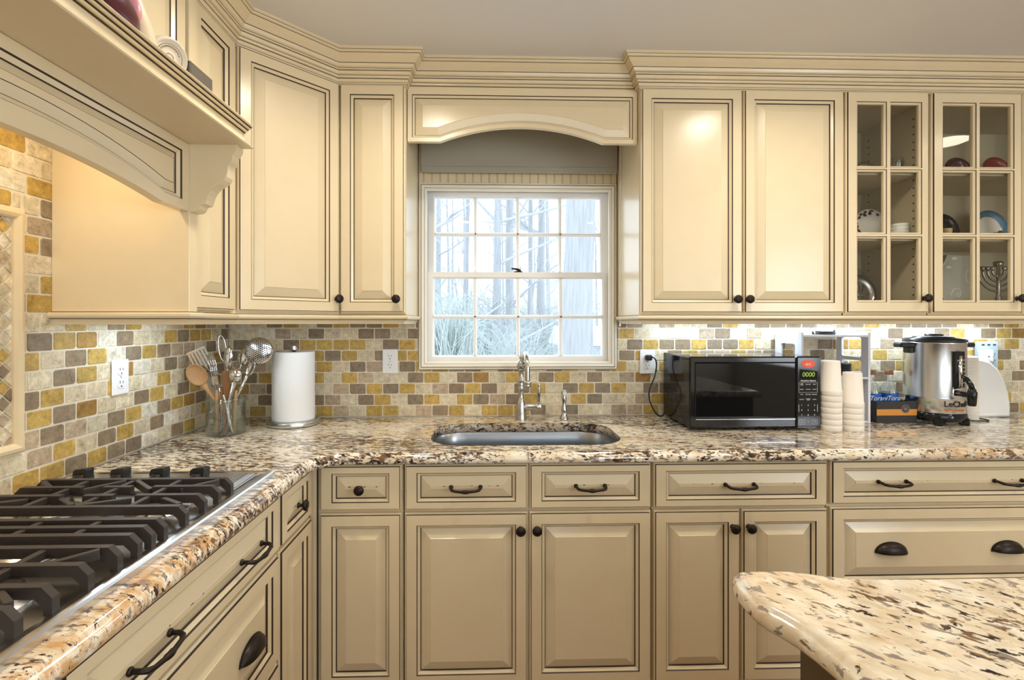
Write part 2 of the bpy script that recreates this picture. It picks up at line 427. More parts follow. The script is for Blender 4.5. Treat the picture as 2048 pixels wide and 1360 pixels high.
# ------------------------------------------------------------------ tiles
PAL={'c':(216,202,172),'p':(226,218,200),'g':(144,126,102),'t':(184,164,138),'y':(192,160,86),'o':(168,130,66)}
def tcol(k):
    c=srgb(*PAL[k]);j=R.uniform(.88,1.1);w=R.uniform(-.03,.03)
    return (c[0]*(j+w),c[1]*j,c[2]*(j-w))
def pick(i,row):
    seq='cgycgtyc'
    r=R.random()
    if r<.55: return ('c','g','y')[(i+row*2)%3]
    return R.choice('ccccpptgtpyog')
def tile_field(mb,u0,u1,v0,v1,mp,hole=None,off=0.0,pu=.0767,pv=.0514,rows=None,flip=False):
    row=0;v=v0
    while v<v1-.004:
        vt=min(v+pv,v1)
        i=0;u=off+(pu/2 if row%2 else 0)
        while u>u0: u-=pu;i-=1
        while u<u1:
            a,b=max(u,u0),min(u+pu,u1)
            segs=[(a,b,v,vt)]
            if hole:
                h0,h1,g0,g1=hole
                if vt>g0 and v<g1 and b>h0 and a<h1:
                    segs=[]
                    if a<h0: segs.append((a,h0,v,vt))
                    if b>h1: segs.append((h1,b,v,vt))
                    if v<g0 : segs.append((max(a,h0),min(b,h1),v,g0))
                    if vt>g1: segs.append((max(a,h0),min(b,h1),g1,vt))
            k=None
            if rows and row<len(rows):
                s,st=rows[row]; q=round((u-(off+(pu/2 if row%2 else 0)))/pu)-st
                if 0<=q<len(s): k=s[q]
            k=k or pick(i,row)
            tc_=tcol(k)
            for (a,b,c,d) in segs:
                if b-a<.006 or d-c<.005: continue
                e=.0016;dz=R.uniform(-.0008,.0008)
                x0,x1,z0,z1=a+e,b-e,c+e,d-e
                bb=.003
                if min(x1-x0,z1-z0)<.014: pl_=rect(x0,z0,x1,z1)
                else:
                    q4=[R.uniform(.002,.0065) for _ in range(4)];w4=[R.uniform(0,.0008) for _ in range(8)]
                    pl_=[(x0+q4[0],z0+w4[0]),(x1-q4[1],z0+w4[1]),(x1-w4[2],z0+q4[1]),(x1-w4[3],z1-q4[2]),(x1-q4[2],z1-w4[4]),(x0+q4[3],z1-w4[5]),(x0+w4[6],z1-q4[3]),(x0+w4[7],z0+q4[0])]
                nn=len(pl_)
                L=[mp(p,q_,-.004) for p,q_ in pl_]
                L2=[mp(p,q_,.0055+dz) for p,q_ in pl_]
                L3=[mp(p,q_,.008+dz) for p,q_ in offset(pl_,bb*.6)]
                f=[(k_,(k_+1)%nn,nn+(k_+1)%nn,nn+k_) for k_ in range(nn)]+[(nn+k_,nn+(k_+1)%nn,2*nn+(k_+1)%nn,2*nn+k_) for k_ in range(nn)]+[tuple(range(2*nn,3*nn))]
                mb.add(L+L2+L3,f,0,tint=tc_)
            u+=pu;i+=1
        v+=pv;row+=1
mpB=lambda u,v,d:(u,.008-d,v)
mpL=lambda u,v,d:(-1.208+d,u,v)
mb=MB()
rows=[('tgcyygygcgycgyccctgycc',-6),('gycgygccgygcycgcgcyct',-6),('cgycgycgcgygcygcyctcgy',-6),('tcgycygcgycgcygcctgc',-6)]
rows=[('yytcyyctgycyyygcgcctty',-7),('tcgycgycygtgyccygcct',-6),('ctgygyctgygcgycgygycg',-6),('cytccgycgocycgycgct',-6)]
tile_field(mb,-1.2,2.95,.916,1.40,mpB,hole=(-.325,.612,1.133,1.6),off=-.339,rows=rows)
mb.box(-1.2,.0018,.915,-.326,.0079,1.40,mat=1);mb.box(.613,.0018,.915,2.95,.0079,1.40,mat=1);mb.box(-.326,.0018,.915,.613,.0079,1.132,mat=1)
o=mb.build('tile_backsplash',[TILE,GROUT]);struct(tag(o,'tumbled travertine tile backsplash around the sink window','backsplash'))
FY0,FY1,FZ0,FZ1=-1.70,-.996,1.02,1.645      # framed mosaic behind the cooktop
mb=MB()
tile_field(mb,-2.3,-.004,.916,1.94,mpL,hole=(FY0,FY1,FZ0,FZ1),off=-.025)
mb.box(-1.2079,-2.3,.915,-1.2018,0,1.94,mat=1)
o=mb.build('tile_backsplash',[TILE,GROUT]);struct(tag(o,'tumbled travertine tile backsplash behind the cooktop','backsplash'))
mos=thing('mosaic_panel','framed panel of diagonal mosaic tiles behind the cooktop','mosaic panel',(-1.203,(FY0+FY1)/2,FZ0))
oy,oz=(FY0+FY1)/2,FZ0
mb=MB();w2=(FY1-FY0)/2;h=FZ1-FZ0
prof=[(0,0),(.002,.010),(.008,.017),(.016,.019),(.024,.016),(.028,.009),(.029,0)]
mb.ringpanel([(rect(-w2,0,w2,h,a,a),d) for a,d in prof],[0]*6,None,mp=lambda u,v,d:(d,u,v),smooth=False)
mb.build('stone_frame',LINER,mos)
mb=MB();s=.0285;a0,a1,b0,b1=-w2+.027,w2-.027,.027,h-.027
for i in range(-40,41):
    for j in range(-40,41):
        cu=(i-j)*s*.7071;cv=h/2+(i+j)*s*.7071
        if not(a0-.01<cu<a1+.01 and b0-.01<cv<b1+.01):continue
        r_=s*.7071-.0016
        P=[(max(a0,min(a1,cu+x)),max(b0,min(b1,cv+y))) for x,y in ((r_,0),(0,r_),(-r_,0),(0,-r_))]
        Q=[(max(a0,min(a1,cu+x*.86)),max(b0,min(b1,cv+y*.86))) for x,y in ((r_,0),(0,r_),(-r_,0),(0,-r_))]
        t_=tcol(R.choice('cccccppcttgyg'))
        mb.add([(.000,u,v) for u,v in P]+[(.0045,u,v) for u,v in Q],[(k,(k+1)%4,4+(k+1)%4,4+k) for k in range(4)]+[(4,5,6,7)],0,tint=t_)
mb.box(-.004,a0-.02,b0-.02,.001,a1+.02,b1+.02,mat=1)
mb.build('mosaic_tiles',[TILE,GROUT],mos)

# ------------------------------------------------------------------ crown, light rail
def sweep(mb,path,prof,mats):
    P=[Vector(p) for p in path];n=len(P);vs=[];m=len(prof)
    for i in range(n):
        e1=(P[i]-P[i-1]).normalized() if i else (P[1]-P[0]).normalized()
        e2=(P[i+1]-P[i]).normalized() if i<n-1 else e1
        n1=Vector((e1.y,-e1.x));n2=Vector((e2.y,-e2.x))
        mt=(n1+n2)/max(.2,1+n1.dot(n2))
        for p,z in prof: vs.append((P[i].x+mt.x*p,P[i].y+mt.y*p,z))
    fs=[];ms=[]
    for i in range(n-1):
        for j in range(m-1):
            fs.append((i*m+j,(i+1)*m+j,(i+1)*m+j+1,i*m+j+1));ms.append(mats[j])
    mb.add(vs,fs,ms)
    o=len(mb.v)-len(vs)
    for i in (0,n-1):
        mb.f.append(tuple(o+i*m+j for j in range(m)));mb.m.append(0);mb.s.append(False);mb.t.append(None)
CP=[(-.012,2.288,0),(.0,2.288,0),(.002,2.2905,1),(.003,2.292,0),(.0035,2.297,1),(.004,2.2985,0),(.0075,2.304,0),(.0078,2.3095,1),(.008,2.312,0),(.0125,2.3135,0),(.0135,2.320,1),(.0135,2.3215,0),(.020,2.3235,0),(.0215,2.3345,1),(.0165,2.338,0),(.0225,2.3385,0),(.025,2.3425,1),(.0255,2.3440,0),(.032,2.3475,0),(.0365,2.3575,1),(.038,2.3592,0),(.041,2.362,0),(.051,2.371,0),(.0625,2.3835,1),(.0638,2.385,0),(.0695,2.3885,0),(.0705,2.3915,1),(.0712,2.393,0),(.0755,2.3955,0),(.0755,2.4019,0),(-.012,2.4019,0)]
mb=MB()
UY=-.356;LX=-.851
dg0=(LX,-.618);dg1=(-.586,UY)
sweep(mb,[(-.826,-2.2),(-.826,-.872),(LX,-.872),(LX,-.6165),(-.5905,UY),(-.322,UY),(-.322,-.300),(.607,-.300),(.607,UY),(2.75,UY)],[(p,z) for p,z,_ in CP],[k for _,_,k in CP[:-1]])
o=mb.build('trim_1',[CREAM,GLAZE]);struct(tag(o,'glazed cream crown molding along the upper cabinets','crown molding'))

RP=[(-.02,1.384),(.002,1.384),(.002,1.3825),(.0095,1.382),(.0125,1.378),(.0125,1.372),(.009,1.367),(.005,1.3655),(.0045,1.3637),(-.001,1.360),(-.005,1.354),(-.007,1.348),(-.02,1.348)]
RM=[0,1,0,0,0,0,0,1,0,0,0,0]
mb=MB();FY=-.336;FX=-.872
sweep(mb,[(-1.2,-.913),(-.829,-.913),(-.829,-.866),(-.852,-.866),(-.852,-.613),(-.588,FY-.012),(-.327,FY-.012),(-.327,0)],RP,RM)
o=mb.build('trim_2',[CREAM,GLAZE]);struct(tag(o,'cream light rail under the corner upper cabinets','light rail'))
mb=MB();sweep(mb,[(.612,0),(.612,FY-.012),(2.75,FY-.012)],RP,RM)
o=mb.build('trim_3',[CREAM,GLAZE]);struct(tag(o,'cream light rail under the glass front upper cabinets','light rail'))

# ------------------------------------------------------------------ base cabinets
BZ=.875
def basecab(label,loc,w,rotz=0,depth=.59,x0=0,cat='base cabinet'):
    c=thing('base_cabinet',label,cat,loc,rotz);cabbody(c,w,depth,.10,BZ,x0);return c
FB=-.60
c=basecab('narrow cream base cabinet with one round drawer knob, left of the sink',(-.605,FB,0),.905,x0=-.590)
d=front(c,'drawer',.034,.714,.310,.868,rail=.027);hw(KNOB,'knob',d,.172,.790)
front(c,'door',.034,.108,.310,.703)
mb=MB();mb.box(-.002,-.0135,.10,.022,.0,BZ,bev=.001);mb.box(.0225,-.012,.10,.0245,.0,BZ,mat=1);mb.build('corner_stile',[CREAM,GLAZE],c)
c=basecab('wide cream sink base cabinet with paired doors under the window',(-.288,FB,0),.855)
# body of the sink base is open at the top so the bowl hangs in it
for ch in list(c.children): bpy.data.objects.remove(ch)
mb=MB()
mb.box(.0012,0,.10,.8538,.02,BZ);mb.box(.0012,.02,.10,.02,.59,BZ);mb.box(.835,.02,.10,.8538,.59,BZ);mb.box(.02,.575,.10,.835,.59,BZ);mb.box(.02,.02,.10,.835,.575,.118);mb.box(.01,.07,0,.845,.59,.10)
mb.build('body',CREAM,c)
for k,(a,b) in enumerate(((.004,.425),(.431,.852))):
    d=front(c,'drawer',a,.713,b,.868,rail=.027);hw(PULL,'pull',d,(a+b)/2-.002+(.001 if k else 0),.792)
    d=front(c,'door',a,.108,b,.703);hw(KNOB,'knob',d,b-.026 if k==0 else a+.024,.647)
c=basecab('cream base cabinet with wide drawer over two slim doors, right of the sink',(.570,FB,0),.620)
d=front(c,'drawer',.004,.712,.616,.868,rail=.027);hw(PULL,'pull',d,.303,.792)
for k,(a,b) in enumerate(((.004,.306),(.314,.616))):
    d=front(c,'door',a,.108,b,.703);hw(KNOB,'knob',d,b-.028 if k==0 else a+.020,.646)
c=basecab('cream base cabinet with deep drawers and cup pulls below the coffee urn',(1.193,FB,0),.868)
d=front(c,'drawer',.006,.718,.862,.872,rail=.027)
for x in (.222,.640): hw(PULL,'pull',d,x,.797)
d=front(c,'drawer',.006,.410,.862,.707)
for x in (.217,.636): hw(CUPP,'cup_pull',d,x,.556)
d=front(c,'drawer',.006,.108,.862,.400)
for x in (.217,.636): hw(CUPP,'cup_pull',d,x,.27)
c=basecab('cream base cabinet at the right end beyond the deep drawers',(2.063,FB,0),.80)
front(c,'door',.004,.108,.796,.868)
# left run, facing +x
FLX=-.606
c=basecab('slim cream corner base cabinet beside the cooktop cabinet',(FLX,-.893,0),.272,pi/2)
d=front(c,'drawer',.004,.714,.248,.868,rail=.027);hw(KNOB,'knob',d,.126,.790)
front(c,'door',.004,.108,.248,.703)
c=basecab('cream cooktop base cabinet with bar pulls over a cup pull drawer',(FLX,-1.600,0),.705,pi/2)
d=front(c,'drawer',.004,.714,.700,.868,rail=.027)
for x in (.178,.538): hw(PULL,'pull',d,x,.784)
d=front(c,'drawer',.004,.410,.700,.703)
for x in (.170,.535): hw(CUPP,'cup_pull',d,x,.545)
d=front(c,'drawer',.004,.108,.700,.400)
for x in (.170,.535): hw(CUPP,'cup_pull',d,x,.27)
c=basecab('cream base cabinet at the near left end beside the camera',(FLX,-2.40,0),.795,pi/2)
front(c,'door',.004,.108,.790,.868)

# ------------------------------------------------------------------ upper cabinets
U0,U1_=1.384,2.300
def upper(label,loc,w,rotz=0):
    return thing('wall_cabinet',label,'wall cabinet',loc,rotz)
UF=-.335
DZ0,DZ1=1.392,2.294
c=upper('narrow cream wall cabinet beside the left of the window',(-.588,UF,0),.263);cabbody(c,.263,.335,U0,U1_,toe=False)
d=front(c,'door',.004,DZ0,.259,DZ1);hw(KNOB,'knob',d,.229,1.446)
c=upper('cream wall cabinet with two solid doors right of the window',(.610,UF,0),.838);cabbody(c,.838,.335,U0,U1_,toe=False)
d=front(c,'door',.004,DZ0,.416,DZ1);hw(KNOB,'knob',d,.386,1.447)
d=front(c,'door',.422,DZ0,.834,DZ1);hw(KNOB,'knob',d,.428+.006,1.447)
# diagonal corner cabinet
p0=Vector((-.8645,-.6105,0));c=upper('diagonal cream corner wall cabinet with one tall door',p0,.389,pi/4)
inv=Matrix.Rotation(-pi/4,4,'Z')
W5=[(-.8645,-.6105),(-.5895,-.3355),(-.5895,-.002),(-1.198,-.002),(-1.198,-.6105)]
pl=[tuple((inv@(Vector((x,y,0))-p0)).xy) for x,y in W5]
mb=MB();mb.prism(pl,U0,U1_,lambda u,v,d:(u,v,d));mb.build('body',CREAM,c)
d=front(c,'door',.010,DZ0,.379,DZ1);hw(KNOB,'knob',d,.365,1.446)
c=upper('slim cream wall cabinet between the range hood and the corner',(-.8655,-.872,0),.260,pi/2);cabbody(c,.260,.332,U0,U1_,toe=False)
front(c,'door',.004,DZ0,.244,DZ1)

def gfront(parent,x0,z0,x1,z1,wins):
    """glazed cabinet door: frame, muntins, panes"""
    mb=MB();st=.0405
    mb.ringpanel([(rect(x0,z0,x1,z1),.0005),(rect(x0,z0,x1,z1),.0115),(rect(x0,z0,x1,z1,.005,.005),.0155),(rect(x0,z0,x1,z1,.0066,.0066),.0205),(rect(x0,z0,x1,z1,.008,.008),TH)],[0,0,1,0],None)
    xs=sorted({w[0] for w in wins}|{w[2] for w in wins});zs=sorted({w[1] for w in wins}|{w[3] for w in wins})
    X=[x0+.008]+xs+[x1-.008];Z=[z0+.008]+zs+[z1-.008]
    for i in range(len(X)-1):
        for j in range(len(Z)-1):
            if (X[i],Z[j],X[i+1],Z[j+1]) in wins: continue
            mb.add([(X[i],-TH,Z[j]),(X[i+1],-TH,Z[j]),(X[i+1],-TH,Z[j+1]),(X[i],-TH,Z[j+1]),(X[i],-.002,Z[j]),(X[i+1],-.002,Z[j]),(X[i+1],-.002,Z[j+1]),(X[i],-.002,Z[j+1])],[(0,1,2,3),(4,7,6,5)])
    for w in wins:
        L=[(rect(*w),TH),(rect(*w,.0018,.0018),.0185),(rect(*w,.0085,.0085),.014),(rect(*w,.0085,.0085),.002)]
        mb.ringpanel(L,[1,0,0],None)
    d=mb.build('door',[CREAM,GLAZE],parent,fix=False)
    mb=MB()
    for w in wins: mb.add([(w[0]+.004,-.006,w[1]+.004),(w[2]-.004,-.006,w[1]+.004),(w[2]-.004,-.006,w[3]-.004),(w[0]+.004,-.006,w[3]-.004)],[(0,1,2,3)])
    mb.build('pane',CPANE,d,fix=False)
    return d
ZR=[(1.436,1.704),(1.708+.004,1.976),(1.982,2.250)]
def glasscab(label,x,w,doors):
    c=upper(label,(x,UF,0),w)
    mb=MB();t=.018
    mb.box(.0012,0,U0,t,.335,U1_);mb.box(w-t,0,U0,w-.0012,.335,U1_);mb.box(t,.325,U0,w-t,.335,U1_);mb.box(t,0,U0,w-t,.325,U0+.018);mb.box(t,0,U1_-.04,w-t,.325,U1_)
    for zz in [1.47+.032*k for k in range(24)]:
        for (xa,xb) in ((t-.0005,t+.0012),(w-t-.0012,w-t+.0005)):
            for ya in (.04,.28): mb.box(xa,ya-.003,zz-.003,xb,ya+.003,zz+.003,mat=1)
    mb.build('body',[INNER,GLAZE],c)
    for z in (1.700,1.972):
        mb=MB();mb.box(t+.001,.012,z-.009,w-t-.001,.322,z+.009,bev=.001);mb.build('shelf',INNER,c)
    mb=MB();mb.box(.0012,-.001,U0,.022,0.012,U1_);mb.box(w-.022,-.001,U0,w-.0012,.012,U1_);mb.box(.022,-.001,U0,w-.022,.012,U0+.02);mb.box(.022,-.001,2.262,w-.022,.012,U1_);mb.build('face_frame',CREAM,c)
    for (a,b,ks) in doors:
        m=(a+b)/2
        wins=[(a+.040,z0,m-.0065,z1) for z0,z1 in ZR]+[(m+.0065,z0,b-.032 if w<.5 else b-.036,z1) for z0,z1 in ZR]
        d=gfront(c,a,DZ0,b,DZ1,wins);hw(KNOB,'knob',d,b-.026 if ks>0 else a+.026,1.452)
    return c
glasscab('slim wall cabinet with one glass door beside the solid cream doors',1.450,.352,[(.003,.347,1)])
glasscab('wide glass door wall cabinet at the far right end',1.804,.775,[(.006,.384,1),(.390,.769,-1)])

# valance over the window
v=thing('window_valance','cream arched valance board over the window, between wall cabinets','valance',(0,-.30,0))
X0,X1,Z0,Z1=-.3235,.6085,2.082,2.300
def archpoly(x0,x1,z0,z1,fl0,fl1,rise,n=24):
    pts=[(x0,z0),(fl0,z0)]
    c=(fl1-fl0)/2;r=(c*c+rise*rise)/(2*rise);cx=(fl0+fl1)/2;cz=z0+rise-r
    for k in range(1,n):
        x=fl0+(fl1-fl0)*k/n; pts.append((x,cz+math.sqrt(max(0,r*r-(x-cx)**2))))
    return pts+[(fl1,z0),(x1,z0),(x1,z1),(x0,z1)]
def archpanel(parent,name,poly,inner,t=.02):
    """poly = outline; inner = outline of the panel groove (same vertex count)"""
    mb=MB()
    L=[(poly,0),(poly,t-.001),(offset(poly,.001),t),(inner,t)]
    M_=[0,0,0]
    for a,d,m in ((.0021,-.0035,1),(.0100,-.0085,0),(.0120,-.0112,1),(.0135,-.0105,0)):
        L.append((offset(inner,a),t+d));M_.append(m)
    L.append((offset(inner,.0405),t-.002));M_.append(0)
    L.append((offset(inner,.042),t-.0008));M_.append(2)
    mb.ringpanel(L,M_,0);return mb.build(name,[CREAM,GLAZE,CREAM],parent)
po=archpoly(X0,X1,Z0,Z1,-.193,.467,.062)
pi_=archpoly(X0+.018,X1-.018,Z0+.017,2.272,-.196,.470,.062)
archpanel(v,'arched_panel',po,pi_)

# ------------------------------------------------------------------ window
w=struct(thing('window_1','white double hung sash window above the sink','window',(0,0,0)))
mb=MB()
cprof=[(0,-.002,0),(0,.006,0),(.003,.0095,0),(.008,.010,0),(.0085,.0085,1),(.0105,.0085,0),(.013,.013,0),(.022,.011,0),(.0245,.006,1),(.026,.006,0),(.034,-.004,0),(.036,-.012,0)]
mb.ringpanel([(rect(-.322,1.135,.6075,2.008,a,a),d) for a,d,_ in cprof],[k for _,_,k in cprof[:-1]],None,mp=lambda u,v,d:(u,-d,v))
mb.build('casing',[CASE,GLAZE],w)
mb=MB();L=[(rect(-.2925,1.1650,.578,1.978),-.004),(rect(-.2925,1.1650,.578,1.978),-.022),(rect(-.300,1.152,.592,1.988),-.024),(rect(-.300,1.152,.592,1.988),-.13)]
mb.ringpanel(L,[0]*3,None);mb.build('jamb',WHITEP,w)
def sash(name,x0,z0,x1,z1,gx0,gz0,gx1,gz1,vx,hz,y,t):
    mb=MB()
    L=[(rect(x0,z0,x1,z1),-(y+t)),(rect(x0,z0,x1,z1),-y-.001),(rect(x0,z0,x1,z1,.001,.001),-y),
       ([(gx0-.006,gz0-.006),(gx1+.006,gz0-.006),(gx1+.006,gz1+.006),(gx0-.006,gz1+.006)],-y),(rect(gx0,gz0,gx1,gz1),-(y+.008)),(rect(gx0,gz0,gx1,gz1),-(y+t))]
    mb.ringpanel(L,[0]*5,None)
    hw_=.009
    def mun(poly,horizontal,c,a,b):
        pr=[(-hw_,y+.013),(-.0035,y+.003),(.0035,y+.003),(hw_,y+.013),(hw_,y+t-.006),(-hw_,y+t-.006)]
        n=len(pr)
        if horizontal: vs=[(a,yy,c+q) for q,yy in pr]+[(b,yy,c+q) for q,yy in pr]
        else: vs=[(c+q,yy,a) for q,yy in pr]+[(c+q,yy,b) for q,yy in pr]
        mb.add(vs,[(k,(k+1)%n,n+(k+1)%n,n+k) for k in range(n)])
    mun(None,True,hz,gx0,gx1)
    for x in vx: mun(None,False,x,gz0,gz1)
    s_=mb.build(name,WHITEP,w)
    mb=MB();yy=y+t*.55;mb.add([(gx0-.004,yy,gz0-.004),(gx1+.004,yy,gz0-.004),(gx1+.004,yy,gz1+.004),(gx0-.004,yy,gz1+.004)],[(0,1,2,3)])
    mb.build('pane',PANE,s_,fix=False);return s_
sash('upper_sash',-.2995,1.575,.5915,1.987,-.256,1.600,.548,1.960,(-.0605,.1455,.3525),1.784,.075,.036)
sash('lower_sash',-.297,1.154,.589,1.594,-.2585,1.196,.549,1.564,(-.0615,.1450,.3500),1.3815,.034,.038)
mb=MB();mb.box(.126,.036,1.594,.166,.062,1.600,bev=.002);mb.lathe([(.010,0),(.010,.006),(.006,.010)],14,T(.15,.048,1.599));mb.tube([(.150,.046,1.607),(.128,.036,1.610),(.112,.030,1.611)],[.006,.005,.0035],8)
mb.build('sash_lock',BRONZE,w)

# beadboard panel and roller shade
mb=MB();bx=-.300;k=0;x=-.322
xs=[-.300+.0383*i for i in range(0,25)]
prev=-.322
for x in xs:
    mb.box(prev,-.004,2.008,x-.003,.0079,2.36);mb.box(x-.003,.0005,2.008,x-.0018,.0079,2.36,mat=1);mb.box(x-.0018,-.003,2.008,x+.0018,.0079,2.36);mb.box(x+.0018,.0005,2.008,x+.003,.0079,2.36,mat=1);prev=x+.003
mb.box(prev,-.004,2.008,.6075,.0079,2.36)
tag(mb.build('beadboard_panel',[CREAM,GLAZE]),'cream beadboard strip above the window casing','wall panel')
s=thing('roller_shade','grey fabric roller shade drawn up under the valance','window shade',(0,-.03,0))
mb=MB();mb.box(-.308,-.001,2.078,.604,.001,2.28);mb.build('fabric',SHADE,s)
mb=MB();mb.box(-.308,-.0045,2.0475,.604,.004,2.078,bev=.003);mb.build('hem_bar',SHADE,s)
mb=MB();mb.lathe([(.02,0),(.02,.912)],20,T(-.308,.0,2.285)@rot(pi/2,'Y'));mb.build('roller_tube',SHADE,s)
mb=MB()
for xx in (.6055,.6072):
    yy=-.060 if xx<.6065 else -.040
    for i in range(150): mb.ellipsoid((.6035,yy,1.345+i*.006),.0021,.0021,.0024,6,4)
    mb.tube([(.6035,yy,1.345),(.6035,yy,2.245)],.0007,5)
mb.ellipsoid((.6035,-.05,1.342),.003,.012,.008,8,6)
mb.build('bead_chain',WHITE,s)

# ------------------------------------------------------------------ range hood mantel
h=thing('range_hood','cream mantel range hood with arched front and corbel above the cooktop','range hood',(-.828,-1.38,1.66))
HO=Vector((-.828,-1.38,1.66));hy=.505
def HL(x,y,z): return (x-HO.x,y-HO.y,z-HO.z)
def hbox(mb,a,b,mat=0,bev=0): 
    a=HL(*a);b=HL(*b);mb.box(*a,*b,mat=mat,bev=bev)
for sgn,nm in ((1,'side_panel'),(-1,'side_panel')):
    ya,yb=(-.9115,-.8745) if sgn>0 else (-1.8855,-1.8485)
    mb=MB();hbox(mb,(-1.2,ya,1.384),(-.828,yb,2.30),bev=.001);mb.build(nm,CREAM,h)
# arched front, local u=y offset, facing +x
mpH=lambda u,v,d:(d,u,v)
Z0h=1.662-1.66
po=archpoly(-.468,.468,Z0h,1.848-1.66,-.36,.36,.034)
pin=archpoly(-.468+.03,.468-.03,Z0h+.026,1.822-1.66,-.366,.366,.048)
mb=MB();t=.0
L=[(po,-.026),(po,t-.001),(offset(po,.001),t),(pin,t)];M_=[0,0,0]
for a,d,m in ((.0025,-.004,1),(.012,-.009,0),(.0145,-.0115,1),(.016,-.011,0)): L.append((offset(pin,a),t+d));M_.append(m)
L.append((offset(pin,.034),t-.002));M_.append(0);L.append((offset(pin,.0352),t-.001));M_.append(1)
mb.ringpanel(L,M_,0,mp=mpH);mb.build('arched_front',[CREAM,GLAZE],h)
# mantel shelf
mb=MB()
hbox(mb,(-.850,-1.886,1.8485),(-.668,-.8745,1.8545),bev=.0025)
hbox(mb,(-.850,-1.880,1.8545),(-.6945,-.8755,1.8565),mat=1)
hbox(mb,(-.850,-1.880,1.8565),(-.695,-.8750,1.893))
hbox(mb,(-.850,-1.880,1.893),(-.692,-.8748,1.8955),mat=1)
hbox(mb,(-.850,-1.882,1.8955),(-.684,-.8746,1.9015),bev=.002)
hbox(mb,(-.850,-1.882,1.9015),(-.683,-.8747,1.9030),mat=1)
hbox(mb,(-.850,-1.884,1.9030),(-.676,-.8745,1.9085),bev=.002)
hbox(mb,(-.850,-1.884,1.9085),(-.675,-.8745,1.9100),mat=1)
hbox(mb,(-.850,-1.886,1.9100),(-.669,-.8744,1.916),bev=.0025)
mb.build('mantel_shelf',[CREAM,GLAZE],h)
# chimney cabinet above the shelf
mb=MB();hbox(mb,(-1.19,-1.8475,1.957),(-.856,-.9125,2.30));mb.build('chimney_box',CREAM,h)
for a,b in ((-.458,-.004),(.004,.458)):
    mb=MB()
    z0,z1=1.918-1.66,2.294-1.66;R4=lambda i:rect(a,z0,b,z1,i,i)
    LL=[(R4(0),-.0275),(R4(0),-.004),(R4(.006),-.001),(R4(.041),-.001),(R4(.043),-.004),(R4(.053),-.009),(R4(.055),-.0115),(R4(.0565),-.011),(R4(.087),-.003),(R4(.088),-.002)]
    mb.ringpanel(LL,[0,0,0,1,0,1,0,0,0],0,mp=mpH);mb.build('door',[CREAM,GLAZE],h)
cor=[(-.828,1.8484),(-.699,1.8484),(-.699,1.835),(-.704,1.827),(-.710,1.820),(-.7105,1.812),(-.711,1.806),(-.716,1.798),(-.722,1.792),(-.723,1.782),(-.7235,1.772),(-.727,1.760),(-.733,1.750),(-.744,1.740),(-.757,1.733),(-.768,1.722),(-.776,1.708),(-.780,1.694),(-.783,1.684),(-.793,1.681),(-.798,1.679),(-.802,1.669),(-.809,1.663),(-.828,1.660)]
for yy in (-.9115,-1.8855):
    mb=MB();mb.prism([(x-HO.x,z-HO.z) for x,z in cor],yy-HO.y,yy+.037-HO.y,lambda u,v,d:(u,d,v));mb.build('corbel',CREAM,h)
mb=MB();hbox(mb,(-1.19,-1.845,1.945),(-.858,-.915,1.955));
mb.build('liner',STEEL,h)
for yy in (-1.13,-1.63):
    mb=MB();mb.lathe([(.035,0),(.035,.004)],20,T(*HL(-1.0,yy,1.938)));mb.build('hood_lamp',LAMPW,h)

# ------------------------------------------------------------------ worktops
def slab(outline,hole=None,z1=.914,z0=.876,name='worktop',mats=None,parent=None,bull=.010,loc=None):
    """outline CCW; ogee-rounded edge; optional hole (CW ring)"""
    bm=bmesh.new()
    def ring(poly,z): return [bm.verts.new((x,y,z)) for x,y in poly]
    def bridge(a,b,flip=False):
        n=len(a)
        for k in range(n):
            q=(a[k],a[(k+1)%n],b[(k+1)%n],b[k]); bm.faces.new(q[::-1] if flip else q)
    prof=[(.012,z0),(.004,z0+.0015),(.0008,z0+.006),(0,z0+.012),(.0006,z0+.019),(.003,z0+.025),(.0065,z0+.0285),(.0085,z0+.0292),(.0105,z0+.0335),(.015,z1-.0012),(.020,z1)]
    rs=[ring(offset(outline,a),z) for a,z in prof]
    for a,b in zip(rs,rs[1:]): bridge(a,b)
    top=[bm.edges.get((rs[-1][k],rs[-1][(k+1)%len(outline)])) for k in range(len(outline))]
    bot=[bm.edges.get((rs[0][k],rs[0][(k+1)%len(outline)])) for k in range(len(outline))]
    if hole:
        hp=[(-.005,z1),(-.001,z1-.0015),(0,z1-.005),(0,z0)]
        hr=[ring(offset(hole,a),z) for a,z in hp]
        for a,b in zip(hr,hr[1:]): bridge(a,b)
        top+=[bm.edges.get((hr[0][k],hr[0][(k+1)%len(hole)])) for k in range(len(hole))]
        bot+=[bm.edges.get((hr[-1][k],hr[-1][(k+1)%len(hole)])) for k in range(len(hole))]
    bmesh.ops.triangle_fill(bm,edges=top,use_beauty=True);bmesh.ops.triangle_fill(bm,edges=bot,use_beauty=True)
    bmesh.ops.recalc_face_normals(bm,faces=bm.faces)
    for f in bm.faces: f.smooth=abs(f.normal.z)<.98
    me=bpy.data.meshes.new(name);bm.to_mesh(me);bm.free();me.materials.append(mats)
    return mk(name,me,parent,loc)
def rrect(x0,y0,x1,y1,r,n=10):
    pts=[]
    for cx,cy,a0 in ((x1-r,y1-r,0),(x0+r,y1-r,pi/2),(x0+r,y0+r,pi),(x1-r,y0+r,1.5*pi)):
        for k in range(n+1):
            a=a0+pi/2*k/n;pts.append((cx+r*cos(a),cy+r*sin(a)))
    return pts
hole=rrect(-.222,-.552,.512,-.158,.13)[::-1]
inner=[(-.470+.0,-.645)]+[(-.470-.095*sin(pi/2*k/8),-.740+.095*cos(pi/2*k/8)) for k in range(1,8)]+[(-.565,-.740)]
SX=.1365
